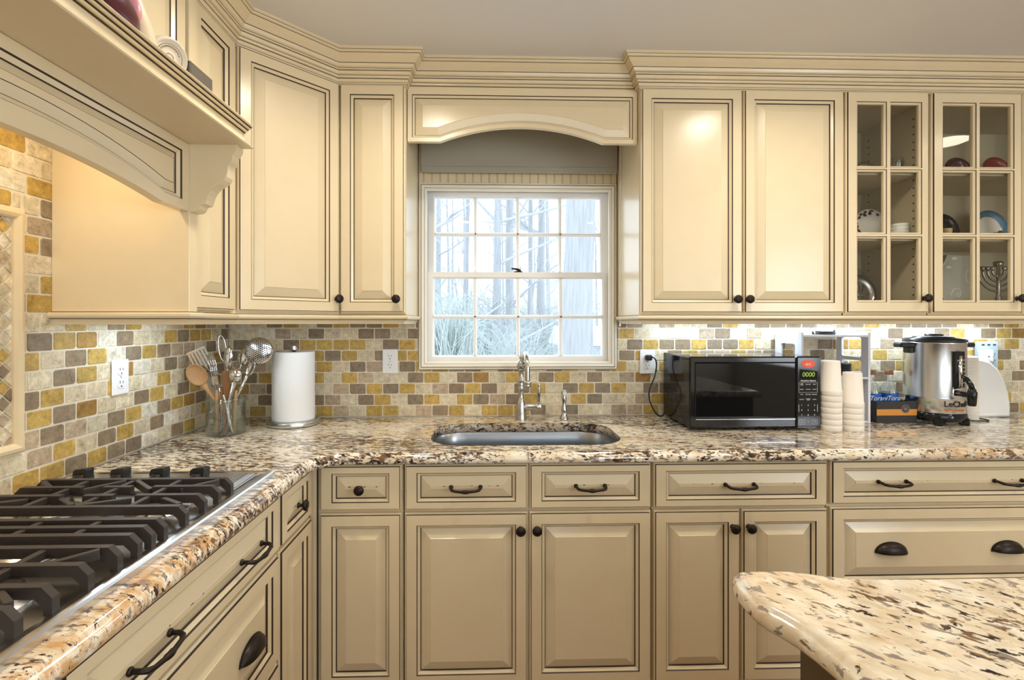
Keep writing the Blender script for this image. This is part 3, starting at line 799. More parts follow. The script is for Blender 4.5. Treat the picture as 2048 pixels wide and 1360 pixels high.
left_out=[(SX,.012),(-1.212,.012),(-1.212,-2.6),(-.565,-2.6)]+inner[::-1]+[(SX,-.645)]
main=[(2.95,.012),(-1.212,.012),(-1.212,-2.6),(-.565,-2.6)]+inner[::-1]+[(2.95,-.645)]
# the edge profile insets the back edges too: push those back into the wall by its width
o=slab([(x+(.0 if x<2 else 0),y) for x,y in main],hole,mats=GRAN)
tag(o,'L-shaped speckled granite worktop running under the window and along the cooktop','worktop')
mb=MB();mb.box(SX-.0006,-.6452,.886,SX+.0006,-.553,.9143);mb.build('seam',[GLAZE],o)
mb=MB();mb.box(SX-.0006,-.1575,.878,SX+.0006,-.003,.9143);mb.build('seam',[GLAZE],o)
# island
isl=[(1.75,-1.452),(.74,-1.452)]
oge=[(.66,-1.4500),(.62,-1.4455),(.59,-1.438),(.562,-1.428),(.535,-1.4205),(.505,-1.418),(.46,-1.4185),(.443,-1.421),(.434,-1.428),(.430,-1.437),(.4255,-1.452),(.4225,-1.475),(.4215,-1.500),(.4235,-1.525),(.430,-1.546),(.4395,-1.562),(.449,-1.585),(.456,-1.612),(.460,-1.645),(.462,-1.69)]
isl+=oge+[(.462,-3.4),(1.75,-3.4)]
it=thing('kitchen_island','granite topped kitchen island with a curled corner in the foreground','island',(1.1,-2.4,0))
o=slab([(x-1.1,y+2.4) for x,y in isl],None,mats=GRAN3,parent=it,name='island_top')
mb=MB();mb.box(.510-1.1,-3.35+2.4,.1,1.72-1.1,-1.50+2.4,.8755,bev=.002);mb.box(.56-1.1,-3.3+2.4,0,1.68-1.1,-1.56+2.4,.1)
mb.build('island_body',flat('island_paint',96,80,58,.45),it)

# sink
s=thing('sink','undermount stainless steel sink bowl set in the granite','sink',(.145,-.355,.876))
mb=MB();n=44
def rr(ins,r): return rrect(-.367+ins,-.197+ins,.367-ins,.197-ins,r)
L=[(rr(-.02,.14),0),(rr(-.004,.131),0),(rr(-.002,.13),-.003),(rr(.004,.125),-.05),(rr(.008,.12),-.17),(rr(.016,.11),-.195),(rr(.035,.09),-.208),(rr(.12,.06),-.212)]
mb.ringpanel([(p,d) for p,d in L],[0]*7,0,mp=lambda u,v,d:(u,v,d-.0005),smooth=True)
mb.build('bowl',SINKS,s,fix=False)
mb=MB();mb.lathe([(.045,0),(.044,.003),(.036,.004),(.03,.001),(.0,.0)],24,T(0,0,-.212));mb.build('drain',CHROME,s)
# faucet
f=thing('faucet','brushed nickel gooseneck faucet behind the sink','faucet',(.150,-.085,.914))
mb=MB();mb.lathe([(.026,0),(.0265,.004),(.0245,.012),(.0235,.03),(.021,.07),(.0175,.085),(.0165,.088),(.0165,.091),(.0135,.094),(.0125,.105),(.012,.13),(.0135,.138),(.0155,.140),(.0155,.143),(.0135,.146),(.0145,.155),(.0145,.166),(.0130,.172),(.0155,.175),(.0155,.178),(.0115,.182),(.0112,.222),(.0135,.226),(.0175,.234),(.0195,.245),(.0185,.257),(.013,.266),(.0075,.270),(.0065,.274),(.0085,.279),(.0088,.286),(.006,.292),(0,.294)],28,caps=False);mb.build('column',NICKEL,f)
mb=MB();sp=[]
for k in range(15):
    a=pi*k/14;sp.append((.010+.006*k/14,-.012-.075*(1-cos(a)),.245+.060*sin(a)))
for k in range(1,6): sp.append((.016,-.162,.245-.012*k))
mb.tube(sp,.0105,14)
mb.lathe([(.0105,0),(.0145,.003),(.0145,.008),(.0125,.011),(.0155,.016),(.0155,.022),(.012,.026)],20,T(.016,-.162,.168))
mb.build('spout',NICKEL,f)
mb=MB();mb.lathe([(.016,0),(.016,.055),(.0185,.058),(.0185,.062),(.0175,.066),(.0185,.075),(.012,.084),(0,.087)],22,T(.012,-.002,.058)@rot(pi/2,'Y'),caps=False);mb.build('valve_body',NICKEL,f)
mb=MB();mb.tube([(.082,-.002,.070),(.080,-.004,.085),(.079,-.008,.10),(.080,-.012,.125),(.081,-.014,.145),(.081,-.014,.152)],[.006,.0055,.0075,.0085,.0055,.005],12);mb.lathe([(.005,0),(.0085,.003),(.0085,.009),(.004,.014),(0,.015)],14,T(.081,-.014,.151),caps=False);mb.build('lever',NICKEL,f)
sp=thing('side_sprayer','small brushed nickel side sprayer right of the faucet','sprayer',(.345,-.090,.914))
mb=MB();mb.lathe([(.021,0),(.021,.003),(.0185,.010),(.0145,.018),(.0125,.026),(.0125,.030)],24);mb.build('base',NICKEL,sp)
mb=MB();mb.lathe([(.0115,.030),(.013,.036),(.0135,.046),(.010,.060),(.008,.072),(.0095,.085),(.0115,.096),(.0095,.108),(.0085,.113)],20,caps=False)
mb.ellipsoid((0,-.004,.122),.0145,.02,.0145,16,10);mb.lathe([(.009,0),(.010,.004),(.0095,.008)],16,T(0,-.016,.121)@rot(pi/2,'X'));mb.build('spray_head',NICKEL,sp)

# ------------------------------------------------------------------ cooktop
CX0,CX1,CY0,CY1=-1.140,-.612,-1.790,-.868
ct=thing('gas_cooktop','stainless gas cooktop set in the granite with black cast iron grates','cooktop',(-.876,-1.330,.914))
cO=Vector((-.876,-1.330,.914))
mb=MB()
a=[(CX0-cO.x,CY0-cO.y),(CX1-cO.x,CY0-cO.y),(CX1-cO.x,CY1-cO.y),(CX0-cO.x,CY1-cO.y)]
mb.ringpanel([(a,.0002),(a,.012),(offset(a,.003),.0155),(offset(a,.013),.0165),(offset(a,.0145),.0130),(offset(a,.030),.0125),(offset(a,.032),.006)],[0]*6,0,mp=lambda u,v,d:(u,v,d))
# raised knob deck and its fine ridges
mb.box(CX0-cO.x+.035,CY1-cO.y-.165,.006,CX1-cO.x-.035,CY1-cO.y-.020,.0150,bev=.002)
for k in range(3): mb.box(CX1-cO.x-.060+.007*k,CY1-cO.y-.160,.0145,CX1-cO.x-.058+.007*k,CY1-cO.y-.03,.0163)
mb.build('tray',STEEL,ct)
def bar(mb,x0,x1,y,z0,z1,w=.0065,legs=(1,1)):
    # bar along x with chamfered legs down to the tray
    def pth(leg,xe,sg):
        if not leg: return [(xe,z1),(xe,z0)]
        return [(xe-sg*.016,z1),(xe,z1-.016),(xe,.008),(xe-sg*.013,.008),(xe-sg*.013,z0-.012),(xe-sg*.026,z0)]
    poly=pth(legs[1],x1,1)+[(p) for p in pth(legs[0],x0,-1)[::-1]]
    b=.0015
    mb.prism(poly,y-w,y+w,lambda u,v,d:(u,d,v))
def bary(mb,x,y0,y1,z0,z1,w=.006): mb.box(x-w,y0,z0,x+w,y1,z1,bev=.0015)
gz0,gz1=.033,.051
def grate(yl,finger):
    mb=MB()
    xa,xb=CX0-cO.x+.025,CX1-cO.x-.028
    ys=[y-cO.y for y in yl]
    for i,y in enumerate(ys):
        if finger and i in (1,2) and len(ys)>3:
            for xe0,xe1,lg in ((xa,xa+.155,(1,0)),(xa+.205,xb-.205,(0,0)),(xb-.155,xb,(0,1))): bar(mb,xe0,xe1,y,gz0,gz1,legs=lg)
        else: bar(mb,xa,xb,y,gz0,gz1)
    for x in (xa+.125,(xa+xb)/2,xb-.125):
        bary(mb,x,min(ys),max(ys),gz0,gz1-.002)
    if finger:
        yc=(min(ys)+max(ys))/2
        for xc in (xa+.125,xb-.125):
            for sx in (-1,1):
                for sy in (-1,1):
                    p0=Vector((xc+sx*.10,yc+sy*(abs(max(ys)-yc)-.012),.043));p1=Vector((xc+sx*.035,yc+sy*.03,.038))
                    d=(p1-p0);M=aim(p0,d,(0,0,1));mb.box(-.0055,-.009,0,.0055,.008,d.length,M=M,bev=.001)
    return mb.build('grate',CAST,ct)
grate([-1.047,-1.103,-1.160,-1.229],True);grate([-1.297,-1.333,-1.369],False);grate([-1.417,-1.479,-1.543,-1.600],True)
for x,y,r in ((-.760,-1.138,.042),(-1.0,-1.138,.036),(-.876,-1.333,.055),(-.760,-1.515,.036),(-1.0,-1.515,.042)):
    mb=MB();mb.lathe([(r*1.55,.006),(r*1.5,.010),(r*1.15,.013),(r*1.08,.024),(r*.95,.026)],28,mat=0);b=mb.build('burner',STEEL,ct,loc=(x-cO.x,y-cO.y,0))
    mb=MB();mb.lathe([(r,.026),(r*1.02,.030),(r*.9,.034),(0,.035)],28);mb.build('burner_cap',CAST,b)
for x in (-1.105,-1.005,-.900,-.792):
    mb=MB();mb.lathe([(.024,0),(.024,.004),(.019,.007),(.018,.013)],20);kb=mb.build('control_knob',BLACKM,ct,loc=(x-cO.x,-.925-cO.y,.0150))
    mb=MB();pl=[(-.024,.006),(-.021,.020),(-.014,.025),(.024,.030),(.026,.024),(.024,.006)]
    mb.prism([(u,v) for u,v in pl],-.010,.010,lambda u,v,d:(u*.92+d*.3,d-u*.25,v));mb.build('knob_grip',BLACKM,kb)

# ------------------------------------------------------------------ outlets
def outlet(label,loc,rotz=0):
    o=thing('wall_outlet',label,'outlet',loc,rotz)
    mb=MB();mb.box(-.036,-.006,-.057,.036,0,.057,bev=.003);mb.build('cover_plate',WHITE,o)
    for zc in (.021,-.021):
        mb=MB();pl=[(.0165*cos(a),zc+.0165*max(-.82,min(.82,sin(a)))) for a in [2*pi*k/24 for k in range(24)]]
        mb.prism(pl,.005,.0075,lambda u,v,d:(u,-d,v));sk=mb.build('socket',WHITE,o)
        mb=MB()
        for xx,hh in ((-.0065,.009),(.0065,.0075)): mb.box(xx-.001,-.0080,zc+.001,xx+.001,-.0070,zc+.001+hh)
        mb.lathe([(.0024,0),(.0024,.001)],10,T(0,-.0070,zc-.008)@rot(pi/2,'X'));mb.build('slots',BLACKM,sk)
    mb=MB();mb.lathe([(.0028,0),(.002,.001)],10,T(0,-.006,0)@rot(pi/2,'X'));mb.build('screw',STEEL,o)
    return o
outlet('white double outlet on the left tiled wall near the utensil jar',(-1.199,-.668,1.176),pi/2)
outlet('white double outlet on the back wall beside the paper towels',(-.456,-.001,1.1725))
outlet('white double outlet behind the black microwave cord',(.754,-.001,1.168))
sg=thing('surge_protector','blue grey wall tap with USB ports behind the foam lids','power strip',(2.396,-.002,1.18))
mb=MB();mb.box(-.052,-.022,-.086,.052,0,.082,bev=.006);mb.build('housing',GREYBL,sg)
for k in range(3):
    mb=MB();mb.box(-.034+.028*k,-.0228,.064,-.020+.028*k,-.0215,.070);mb.build('usb_port',BLACKM,sg)
mb=MB();mb.box(-.046,-.0224,.045,.046,-.0215,.0465);mb.build('ridge',flat('pale_ridge',214,226,232),sg)
for k in range(4):
    for xx in ((-.026,.024) if k>1 else (.024,)):
        zc=.018-.030*k
        mb=MB()
        for dx in (-.006,.006): mb.box(xx+dx-.001,-.0228,zc,xx+dx+.001,-.0215,zc+.009)
        mb.box(xx-.002,-.0228,zc-.009,xx+.002,-.0215,zc-.005);mb.build('socket',BLACKM,sg)
ch=thing('plug_adapter','white square plug adapter in the blue grey wall tap','adapter',(2.368,-.020,1.196))
mb=MB();mb.box(-.024,-.035,-.030,.024,0,.030,bev=.006);mb.build('housing',WHITE,ch)
mb=MB();mb.lathe([(.003,0),(.003,.001)],10,T(-.004,-.0352,-.003)@rot(pi/2,'X'));mb.build('indicator',BLACKM,ch)

# ------------------------------------------------------------------ microwave
m=thing('microwave','black countertop microwave oven with a glossy door, below the solid wall cabinets','microwave',(.815,-.035,.914))
mW,mD,mH=.545,.305,.290
mb=MB()
mb.box(.004,-mD+.035,.012,mW-.006,0,mH+.010,bev=.004)
for r_ in range(9):
    for c_ in range(7-abs(r_-4)//3):
        y=-.055-.017*c_;z=.055+.013*r_-.002*c_
        mb.box(.0032,y-.006,z-.0028,.0045,y+.006,z+.0028,mat=1)
mb.build('case',[BLACK,BLACKM],m)
mb=MB();
for x in (.04,mW-.05):
    for y in (-.04,-mD+.07): mb.lathe([(.012,0),(.012,.013)],12,T(x,y,0))
mb.build('feet',BLACKM,m)
fy=-mD
mb=MB();mb.box(0,fy,.012,mW-.105,fy+.036,mH+.012,bev=.006);d=mb.build('door',BLACK,m)
mb=MB()
L=[(rect(.020,.052,mW-.108,mH-.010),-fy-.0005),(rect(.022,.054,mW-.110,mH-.012),-fy+.0022),(rect(.026,.058,mW-.112,mH-.016),-fy+.001)]
mb.ringpanel(L,[0,0],0);mb.build('window_pane',GLASSBLK,d)
mb=MB();mb.box(.024,fy-.004,.045,mW-.110,fy+.001,.0495,bev=.0015);mb.build('trim_strip',CHROME,d)
mb=MB();mb.box(mW-.1045,fy,.012,mW,fy+.036,mH+.012,bev=.006);cp=mb.build('control_panel',BLACK,m)
px=mW-.0520
def ptxt(body,size,x,z,mat,par=cp,sx=1): return text(body,size,par,mat,T(x,fy-.0006,z)@FRONT,sx=sx)
mb=MB();mb.lathe([(.029,0),(.029,.0008)],28,T(px-.004,fy,mH-.018)@rot(pi/2,'X')@Matrix.Diagonal((1,.56,1,1)));st=mb.build('sticker',ORANGE,cp)
text('BEST',.012,st,INKW,T(px-.004,fy-.0012,mH-.021)@FRONT)
mb=MB();mb.box(px-.040,fy-.0008,.205,px+.034,fy+.001,.250);ds=mb.build('display',GLASSBLK,cp)
text('0000',.026,ds,GREEN,T(px-.004,fy-.0014,.2275)@FRONT,shear=.12)
ptxt('Hamilton Beach',.0098,px-.004,.203,INKW)
mb=MB()
def frame(x0,z0,x1,z1,t=.0006):
    for b in ((x0,z0,x1,z0+t),(x0,z1-t,x1,z1),(x0,z0,x0+t,z1),(x1-t,z0,x1,z1)): mb.box(b[0],fy-.0008,b[1],b[2],fy+.001,b[3])
frame(px-.043,.155,px+.034,.196)
frame(px-.043,.026,px-.018,.044);frame(px+.010,.026,px+.034,.044)
for a in (-.043,.034): mb.box(px+a-.0006,fy-.0008,.076,px+a+.0006,fy+.001,.106)
mb.box(px-.048,fy-.001,.0110+.002,px+.030,fy+.001,.0142)
mb.build('panel_lines',INKW,cp)
words=[['TIME COOK','POPCORN','PIZZA'],['REHEAT','POTATO','FROZEN'],['SOUP','VEGETABLE','BEVERAGE'],['DEFROST','KITCHEN TIMER','POWER']]
for r_,row in enumerate(words):
    for c_,t_ in enumerate(row): ptxt(t_.replace(' ','\n'),.0045,px-.031+.0265*c_,.188-.0205*r_,INKW)
for k in range(9): ptxt(str(k+1),.0085,px-.031+.0265*(k%3),.103-.020*(k//3),INKW)
ptxt('0',.0085,px-.004,.036,INKW);ptxt('STOP\nCLEAR',.0042,px-.0305,.036,INKW);ptxt('START\n+30 SEC',.0042,px+.022,.036,INKW)
mb=MB();mb.box(px-.046,fy-.003,.0155,px+.036,fy+.001,.0175)
mb.build('open_button_edge',BLACKM,cp)
mb=MB()
P=[(-.060,.034-.045,.278),(-.052,-.001,.279),(-.040,-.012,.272),(-.034,-.016,.255),(-.036,-.018,.22),(-.045,-.02,.185),(-.060,-.02,.150),(-.070,-.022,.12),(-.068,-.022,.085),(-.055,-.02,.050),(-.038,-.02,.020),(-.018,-.016,.006),(.0,-.008,.008),(.006,-.005,.02)]
def smooth(P,n=6):
    P=[Vector(p) for p in P];o=[]
    for i in range(len(P)-1):
        a,b,c,d=P[max(i-1,0)],P[i],P[i+1],P[min(i+2,len(P)-1)]
        for k in range(n):
            t=k/n;o.append(.5*((2*b)+(c-a)*t+(2*a-5*b+4*c-d)*t*t+(3*b-a-3*c+d)*t**3))
    return o+[P[-1]]
P[0]=(-.062,.0165,.2765)
mb.tube(smooth([(p[0],p[1],p[2]) for p in P]),.0034,8);pc=mb.build('power_cord',BLACKM,m)
mb=MB();mb.box(-.076,-.001,.262,-.046,.026,.288,bev=.005);mb.build('plug',BLACKM,pc)

# ------------------------------------------------------------------ cups
def cupmesh(mb,h=.1425,r0=.0405,r1=.029):
    # upside down: rim at the bottom
    pr=[(r0-.004,.002),(r0-.001,.0),(r0,.001),(r0,.0205),(r0-.0008,.0225),(r0-.0022,.023),(r1+.0045,h-.006),(r1+.003,h-.001),(r1,h),(r1-.002,h-.002),(0,h-.002)]
    mb.lathe(pr,28,caps=False)
tm=MB();cupmesh(tm);tmp=tm.build('paper_cup',FOAM);CUPM=tmp.data;bpy.data.objects.remove(tmp)
def cupstack(x,y,n,where,grp):
    nm=['lowest','second from bottom','third from bottom','fourth from bottom','fifth from bottom','sixth from bottom']
    for k in range(n):
        o=mk('paper_cup',CUPM,None,(x+R.uniform(-.0006,.0006),y,.914+.0237*k),R.uniform(0,6))
        pos='topmost' if k==n-1 else nm[k]
        tag(o,'white paper cup, %s in the upturned %s'%(pos,where),'cup',grp)
cupstack(1.404,-.330,7,'tall stack against the microwave','paper cups in the tall stack')
cupstack(1.4885,-.338,5,'short stack right of the tall one','paper cups in the short stack')

# ------------------------------------------------------------------ organiser rack
rk=thing('cup_organizer','white plastic cup and lid organizer with cutout sides behind the paper cups','organizer',(1.365,-.205,.914))
def holed(mb,x,t,holes,y0,y1,z0,z1):
    # side panel in the yz plane with rounded rectangular cutouts
    ys=sorted({y0,y1}|{h[0] for h in holes}|{h[2] for h in holes});zs=sorted({z0,z1}|{h[1] for h in holes}|{h[3] for h in holes})
    for i in range(len(ys)-1):
        for j in range(len(zs)-1):
            if any(h[0]<=ys[i] and ys[i+1]<=h[2] and h[1]<=zs[j] and zs[j+1]<=h[3] for h in holes):continue
            mb.box(x,ys[i],zs[j],x+t,ys[i+1],zs[j+1])
    for h in holes:
        r=.012
        for cy,cz,sy,sz in ((h[0],h[1],1,1),(h[2],h[1],-1,1),(h[2],h[3],-1,-1),(h[0],h[3],1,-1)):
            pl=[(cy,cz)]+[(cy+sy*(r-r*sin(a)),cz+sz*(r-r*cos(a))) for a in [pi/2*k/6 for k in range(7)]]
            mb.prism(pl,x,x+t,lambda u,v,d:(d,u,v))
mb=MB();holed(mb,0,.008,[(.045,.245,.150,.345),(.045,.05,.150,.16)],0,.195,0,.396);mb.build('side_panel',RACK,rk)
mb=MB();holed(mb,.297,.010,[(.040,.285,.160,.375),(.040,.215,.160,.270),(.040,.04,.16,.16)],0,.195,0,.396);mb.build('side_panel',RACK,rk)
for z in (.0,.192,.376):
    mb=MB();mb.box(.008,.001,z,.297,.194,z+.009,bev=.001);mb.build('shelf',RACK,rk)
ld=[]
mb=MB();mb.lathe([(.038,0),(.040,.001),(.040,.004),(.036,.0075),(0,.0075)],24,caps=False);t0=mb.build('cup_cover',BLACKM);LIDM=t0.data;bpy.data.objects.remove(t0)
for k in range(7):
    o=mk('cup_cover',LIDM,None,(1.365+.250,-.105+R.uniform(-.002,.002),.914+.2012+.0077*k),0)
    tag(o,'black plastic cup lid in the stack on the middle shelf of the white organizer','cup lid','black lids on the organizer shelf')
g=thing('glass_dome','clear glass dome on a black base, on top of the white organizer','dome',(1.365+.165,-.110,.914+.385))
mb=MB();mb.lathe([(.045,0),(.046,.004),(.044,.014),(.036,.016)],28);mb.box(.020,-.040,.014,.024,-.036,.022);mb.build('base',BLACKM,g)
mb=MB();mb.lathe([(.066*cos(a),.004+.042*sin(a)) for a in [pi/2*k/10 for k in range(11)]],32,caps=False);mb.build('dome',CLEAR,g)
mb=MB();mb.prism([(.075,.001),(.130,.001),(.115,.045),(.080,.045)],-.02,.025,lambda u,v,d:(u,d,v));mb.build('spout',CLEAR,g)

# ------------------------------------------------------------------ syrup box and bottles
bx=thing('display_box','dark open cardboard tray with an orange stripe, holding syrup bottles','box',(1.700,-.205,.914))
mb=MB();w_,d_,h_=.180,.150,.094
mb.box(0,0,.0,w_,.003,h_);mb.box(0,d_-.003,0,w_,d_,h_);mb.box(0,.003,0,.003,d_-.003,h_);mb.box(w_-.003,.003,0,w_,d_-.003,h_);mb.box(.003,.003,0,w_-.003,d_-.003,.003);mb.build('tray',BOXB,bx)
mb=MB();mb.box(0,-.0008,.033,w_,.0002,.060);mb.build('stripe',KRAFT,bx)
mb=MB()
for rr_ in (.0185,.0150,.0095): mb.lathe([(rr_,0),(rr_,.0006),(rr_-.002,.0006),(rr_-.002,0)],28,T(.128,-.0009,.062)@rot(pi/2,'X'),mat=0)
mb.lathe([(.0185,0),(.0185,.0004)],28,T(.128,-.0006,.062)@rot(pi/2,'X'),mat=1)
mb.lathe([(.006,0),(.006,.0009)],18,T(.128,-.0009,.062)@rot(pi/2,'X'),mat=0)
mb.build('round_emblem',[flat('emblem_line',120,112,104),flat('emblem_disc',30,28,26)],bx)
def bottle(x,y,label):
    b=thing('syrup_bottle',label,'bottle',(x,y,.918),0,'syrup bottles in the dark tray')
    mb=MB();mb.lathe([(.0,.002),(.034,.002),(.036,.006),(.036,.125),(.033,.142),(.022,.158),(.0155,.168),(.0145,.205)],28,caps=False);mb.build('glass_body',JARG,b)
    mb=MB();mb.lathe([(.0,.004),(.0345,.004),(.0345,.115),(0,.115)],28,caps=False);mb.build('syrup',thin_glass('syrup_clear',(.97,.95,.90),.3),b)
    mb=MB();mb.lathe([(.0366,.060),(.0366,.118)],28,caps=False,arc=pi*1.1,a0=-pi*1.05);l=mb.build('paper_label',BLUE,b)
    text('Torani',.030,l,INKW,T(0,-.0372,.097)@FRONT,shear=.3)
    mb=MB();mb.lathe([(.0165,.200),(.0165,.222),(.0,.223)],20,caps=False);mb.build('cap',flat('brown_cap',126,84,52),b)
    return b
bottle(1.742,-.125,'clear syrup bottle with blue label at the left of the dark tray')
bottle(1.822,-.125,'clear syrup bottle with blue label at the right of the dark tray')

# ------------------------------------------------------------------ coffee urn
u=thing('coffee_urn','stainless steel coffee urn with black lid, spigot and base','coffee urn',(1.985,-.175,.914))
r=.108
mb=MB();mb.lathe([(r*.80,.012),(r*.98,.016),(r*1.03,.030),(r*1.02,.046),(r*.97,.052)],40)
for a in (-2.2,-.94,.6,2.5): mb.box(-.018,-.016,0,.018,.016,.03,bev=.004,M=rot(a,'Z')@T(r*.93,0,0))
mb.build('base',BLACK,u)
mb=MB();mb.lathe([(r*.97,.050),(r,.053),(r,.112),(r*1.012,.115),(r,.118),(r,.345),(r*1.015,.350),(r*1.015,.354),(r*.9,.355)],56,caps=False);mb.build('body',STEEL,u)
mb=MB();mb.lathe([(r*1.01,.353),(r*1.03,.358),(r*1.02,.368),(r*.7,.374),(r*.68,.378),(r*.35,.380),(0,.380)],40,caps=False);mb.lathe([(.032,.378),(.034,.386),(.030,.390),(0,.390)],24,caps=False);mb.build('lid',BLACKM,u)
for sg_ in (-1,1):
    mb=MB();mb.box(min(sg_*r*.97,sg_*(r+.062)),-.024,.330,max(sg_*r*.97,sg_*(r+.062)),.024,.352,bev=.006);mb.box(min(sg_*r*.98,sg_*(r+.020)),-.018,.305,max(sg_*r*.98,sg_*(r+.020)),.018,.332,bev=.004);mb.build('handle',BLACKM,u)
mb=MB();mb.box(-.021,-r-.014,.165,.021,-r+.01,.318,bev=.003);gg=mb.build('gauge_holder',BLACK,u)
mb=MB();mb.lathe([(.0075,.170),(.0075,.300)],14,T(-.004,-r-.0165,0));mb.build('gauge_tube',CHROME,gg)
mb=MB()
for k in range(7): mb.box(.0105,-r-.0146,.185+.016*k,.017,-r-.013,.187+.016*k)
mb.build('gauge_marks',INKW,gg)
mb=MB();mb.lathe([(.025,0),(.025,.003),(.018,.005)],24,T(0,-r+.0005,.142)@rot(pi/2,'X'));mb.build('spigot_ring',CHROME,u)
mb=MB();mb.tube([(0,-r,.142),(0,-r-.030,.140),(0,-r-.050,.143)],[.013,.011,.013],14)
mb.lathe([(.011,-.045),(.014,-.040),(.0165,-.005),(.017,.012),(.0135,.018),(.012,.026)],18,T(0,-r-.062,.142))
mb.tube([(0,-r-.062,.166),(0,-r-.058,.182),(0,-r-.040,.205),(0,-r-.020,.216),(0,-r-.012,.217)],[.010,.0095,.009,.008,.006],12);mb.build('spigot',BLACK,u)
def on_urn(body,size,ang,z,mat,name='lettering'):
    # bend the flat lettering round the body
    cu=bpy.data.curves.new('lettering','FONT');cu.body=body;cu.size=size;cu.extrude=.0003;cu.align_x='CENTER';cu.align_y='CENTER';cu.offset=.0006
    o=bpy.data.objects.new('tmp',cu);COL.objects.link(o);dg=bpy.context.evaluated_depsgraph_get();me=bpy.data.meshes.new_from_object(o.evaluated_get(dg));bpy.data.objects.remove(o)
    for vv in me.vertices:
        a=ang+vv.co.x/r; rr_=r+.0006+vv.co.z; vv.co=Vector((rr_*sin(a),-rr_*cos(a),z+vv.co.y))
    me.materials.clear();me.materials.append(mat);return mk(name,me,u)
on_urn('LeChef',.033,-.02,.092,INKB);on_urn('COFFEE URN 40 CUP',.009,-.05,.066,OR2)
mb=MB()
st=[]
for k in range(10):
    a=pi/2+pi*k/5;q=.013 if k%2==0 else .006;st.append((q*cos(a),q*sin(a)))
mb.prism(st,0,.0009,lambda uu,v,d:((r+d+.0004)*sin(.50+uu/r),-(r+d+.0004)*cos(.50+uu/r),.095+v));mb.build('star_emblem',INKB,u)
mb=MB()
for sg_ in (-1,1): mb.prism([(0,0),(sg_*.006,.004),(sg_*.012,.012),(sg_*.003,.009)],0,.0009,lambda uu,v,d:((r+d+.0004)*sin(-.92+uu/r),-(r+d+.0004)*cos(-.92+uu/r),.088+v))
mb.build('leaf_emblem',LEAF,u)
mb=MB();mb.tube(smooth([(.02,r*.95,.04),(.06,.125,.004),(.16,.09,.004),(.235,.05,.004),(.25,.0,.004),(.20,-.02,.004),(.15,.0,.004)]),.003,8);mb.build('power_cord',BLACKM,u)
# foam lids stack and white tray
mb=MB();mb.lathe([(.0,.0085),(.030,.0085),(.034,.006),(.0365,.0015),(.038,0),(.0385,.001),(.0375,.0035),(.035,.0065)],28,caps=False);t0=mb.build('foam_lid',FOAM);FL=t0.data;bpy.data.objects.remove(t0)
for k in range(42):
    o=mk('foam_lid',FL,None,(2.190+R.uniform(-.001,.001),-.125,.914+.0068*k),R.uniform(0,6))
    tag(o,'white foam lid in the tall ridged stack right of the coffee urn','lid','foam lids stacked beside the urn')
tr=thing('plastic_tray','white rounded plastic tray standing upright right of the foam lids','tray',(2.305,-.090,.914))
pl=[(-.10,0),(.118,0),(.120,.05),(.112,.11),(.092,.17),(.062,.225),(.02,.262),(-.03,.275),(-.10,.275)]
mb=MB();cen=[(x,z) for x,z in pl]
mb.ringpanel([(cen,-.012),(cen,.0),(offset(cen,.004),.006),(offset(cen,.012),.010),(offset(cen,.02),.009)],[0]*4,0);mb.build('shell',WHITE,tr)

# ------------------------------------------------------------------ paper towels
pt=thing('paper_towel_holder','steel paper towel holder standing in the corner of the worktop','paper towel holder',(-.838,-.160,.914))
mb=MB();mb.lathe([(.100,.004),(.106,.004),(.107,.008),(.107,.020),(.104,.024),(.090,.025)],40);mb.lathe([(.094,0),(.094,.005)],32);mb.build('base',STEEL,pt)
mb=MB();mb.lathe([(.008,.024),(.008,.318),(.016,.319),(.0165,.322),(.0165,.340),(.014,.343),(0,.343)],20,caps=False);mb.build('post',STEEL,pt)
pr_=MB();n=64;prof=[(.020,.0),(.084,.0),(.0855,.003),(.0855,.285),(.084,.2885),(.020,.2885),(.020,.0)]
pr_.lathe(prof,n,caps=False)
pr_.box(-.084,-.02,.002,-.0865,.03,.287)
rl=pr_.build('paper_towel_roll',PAPER,None,loc=(-.838,-.160,.9395));tag(rl,'white quilted paper towel roll on the steel holder','paper towels')

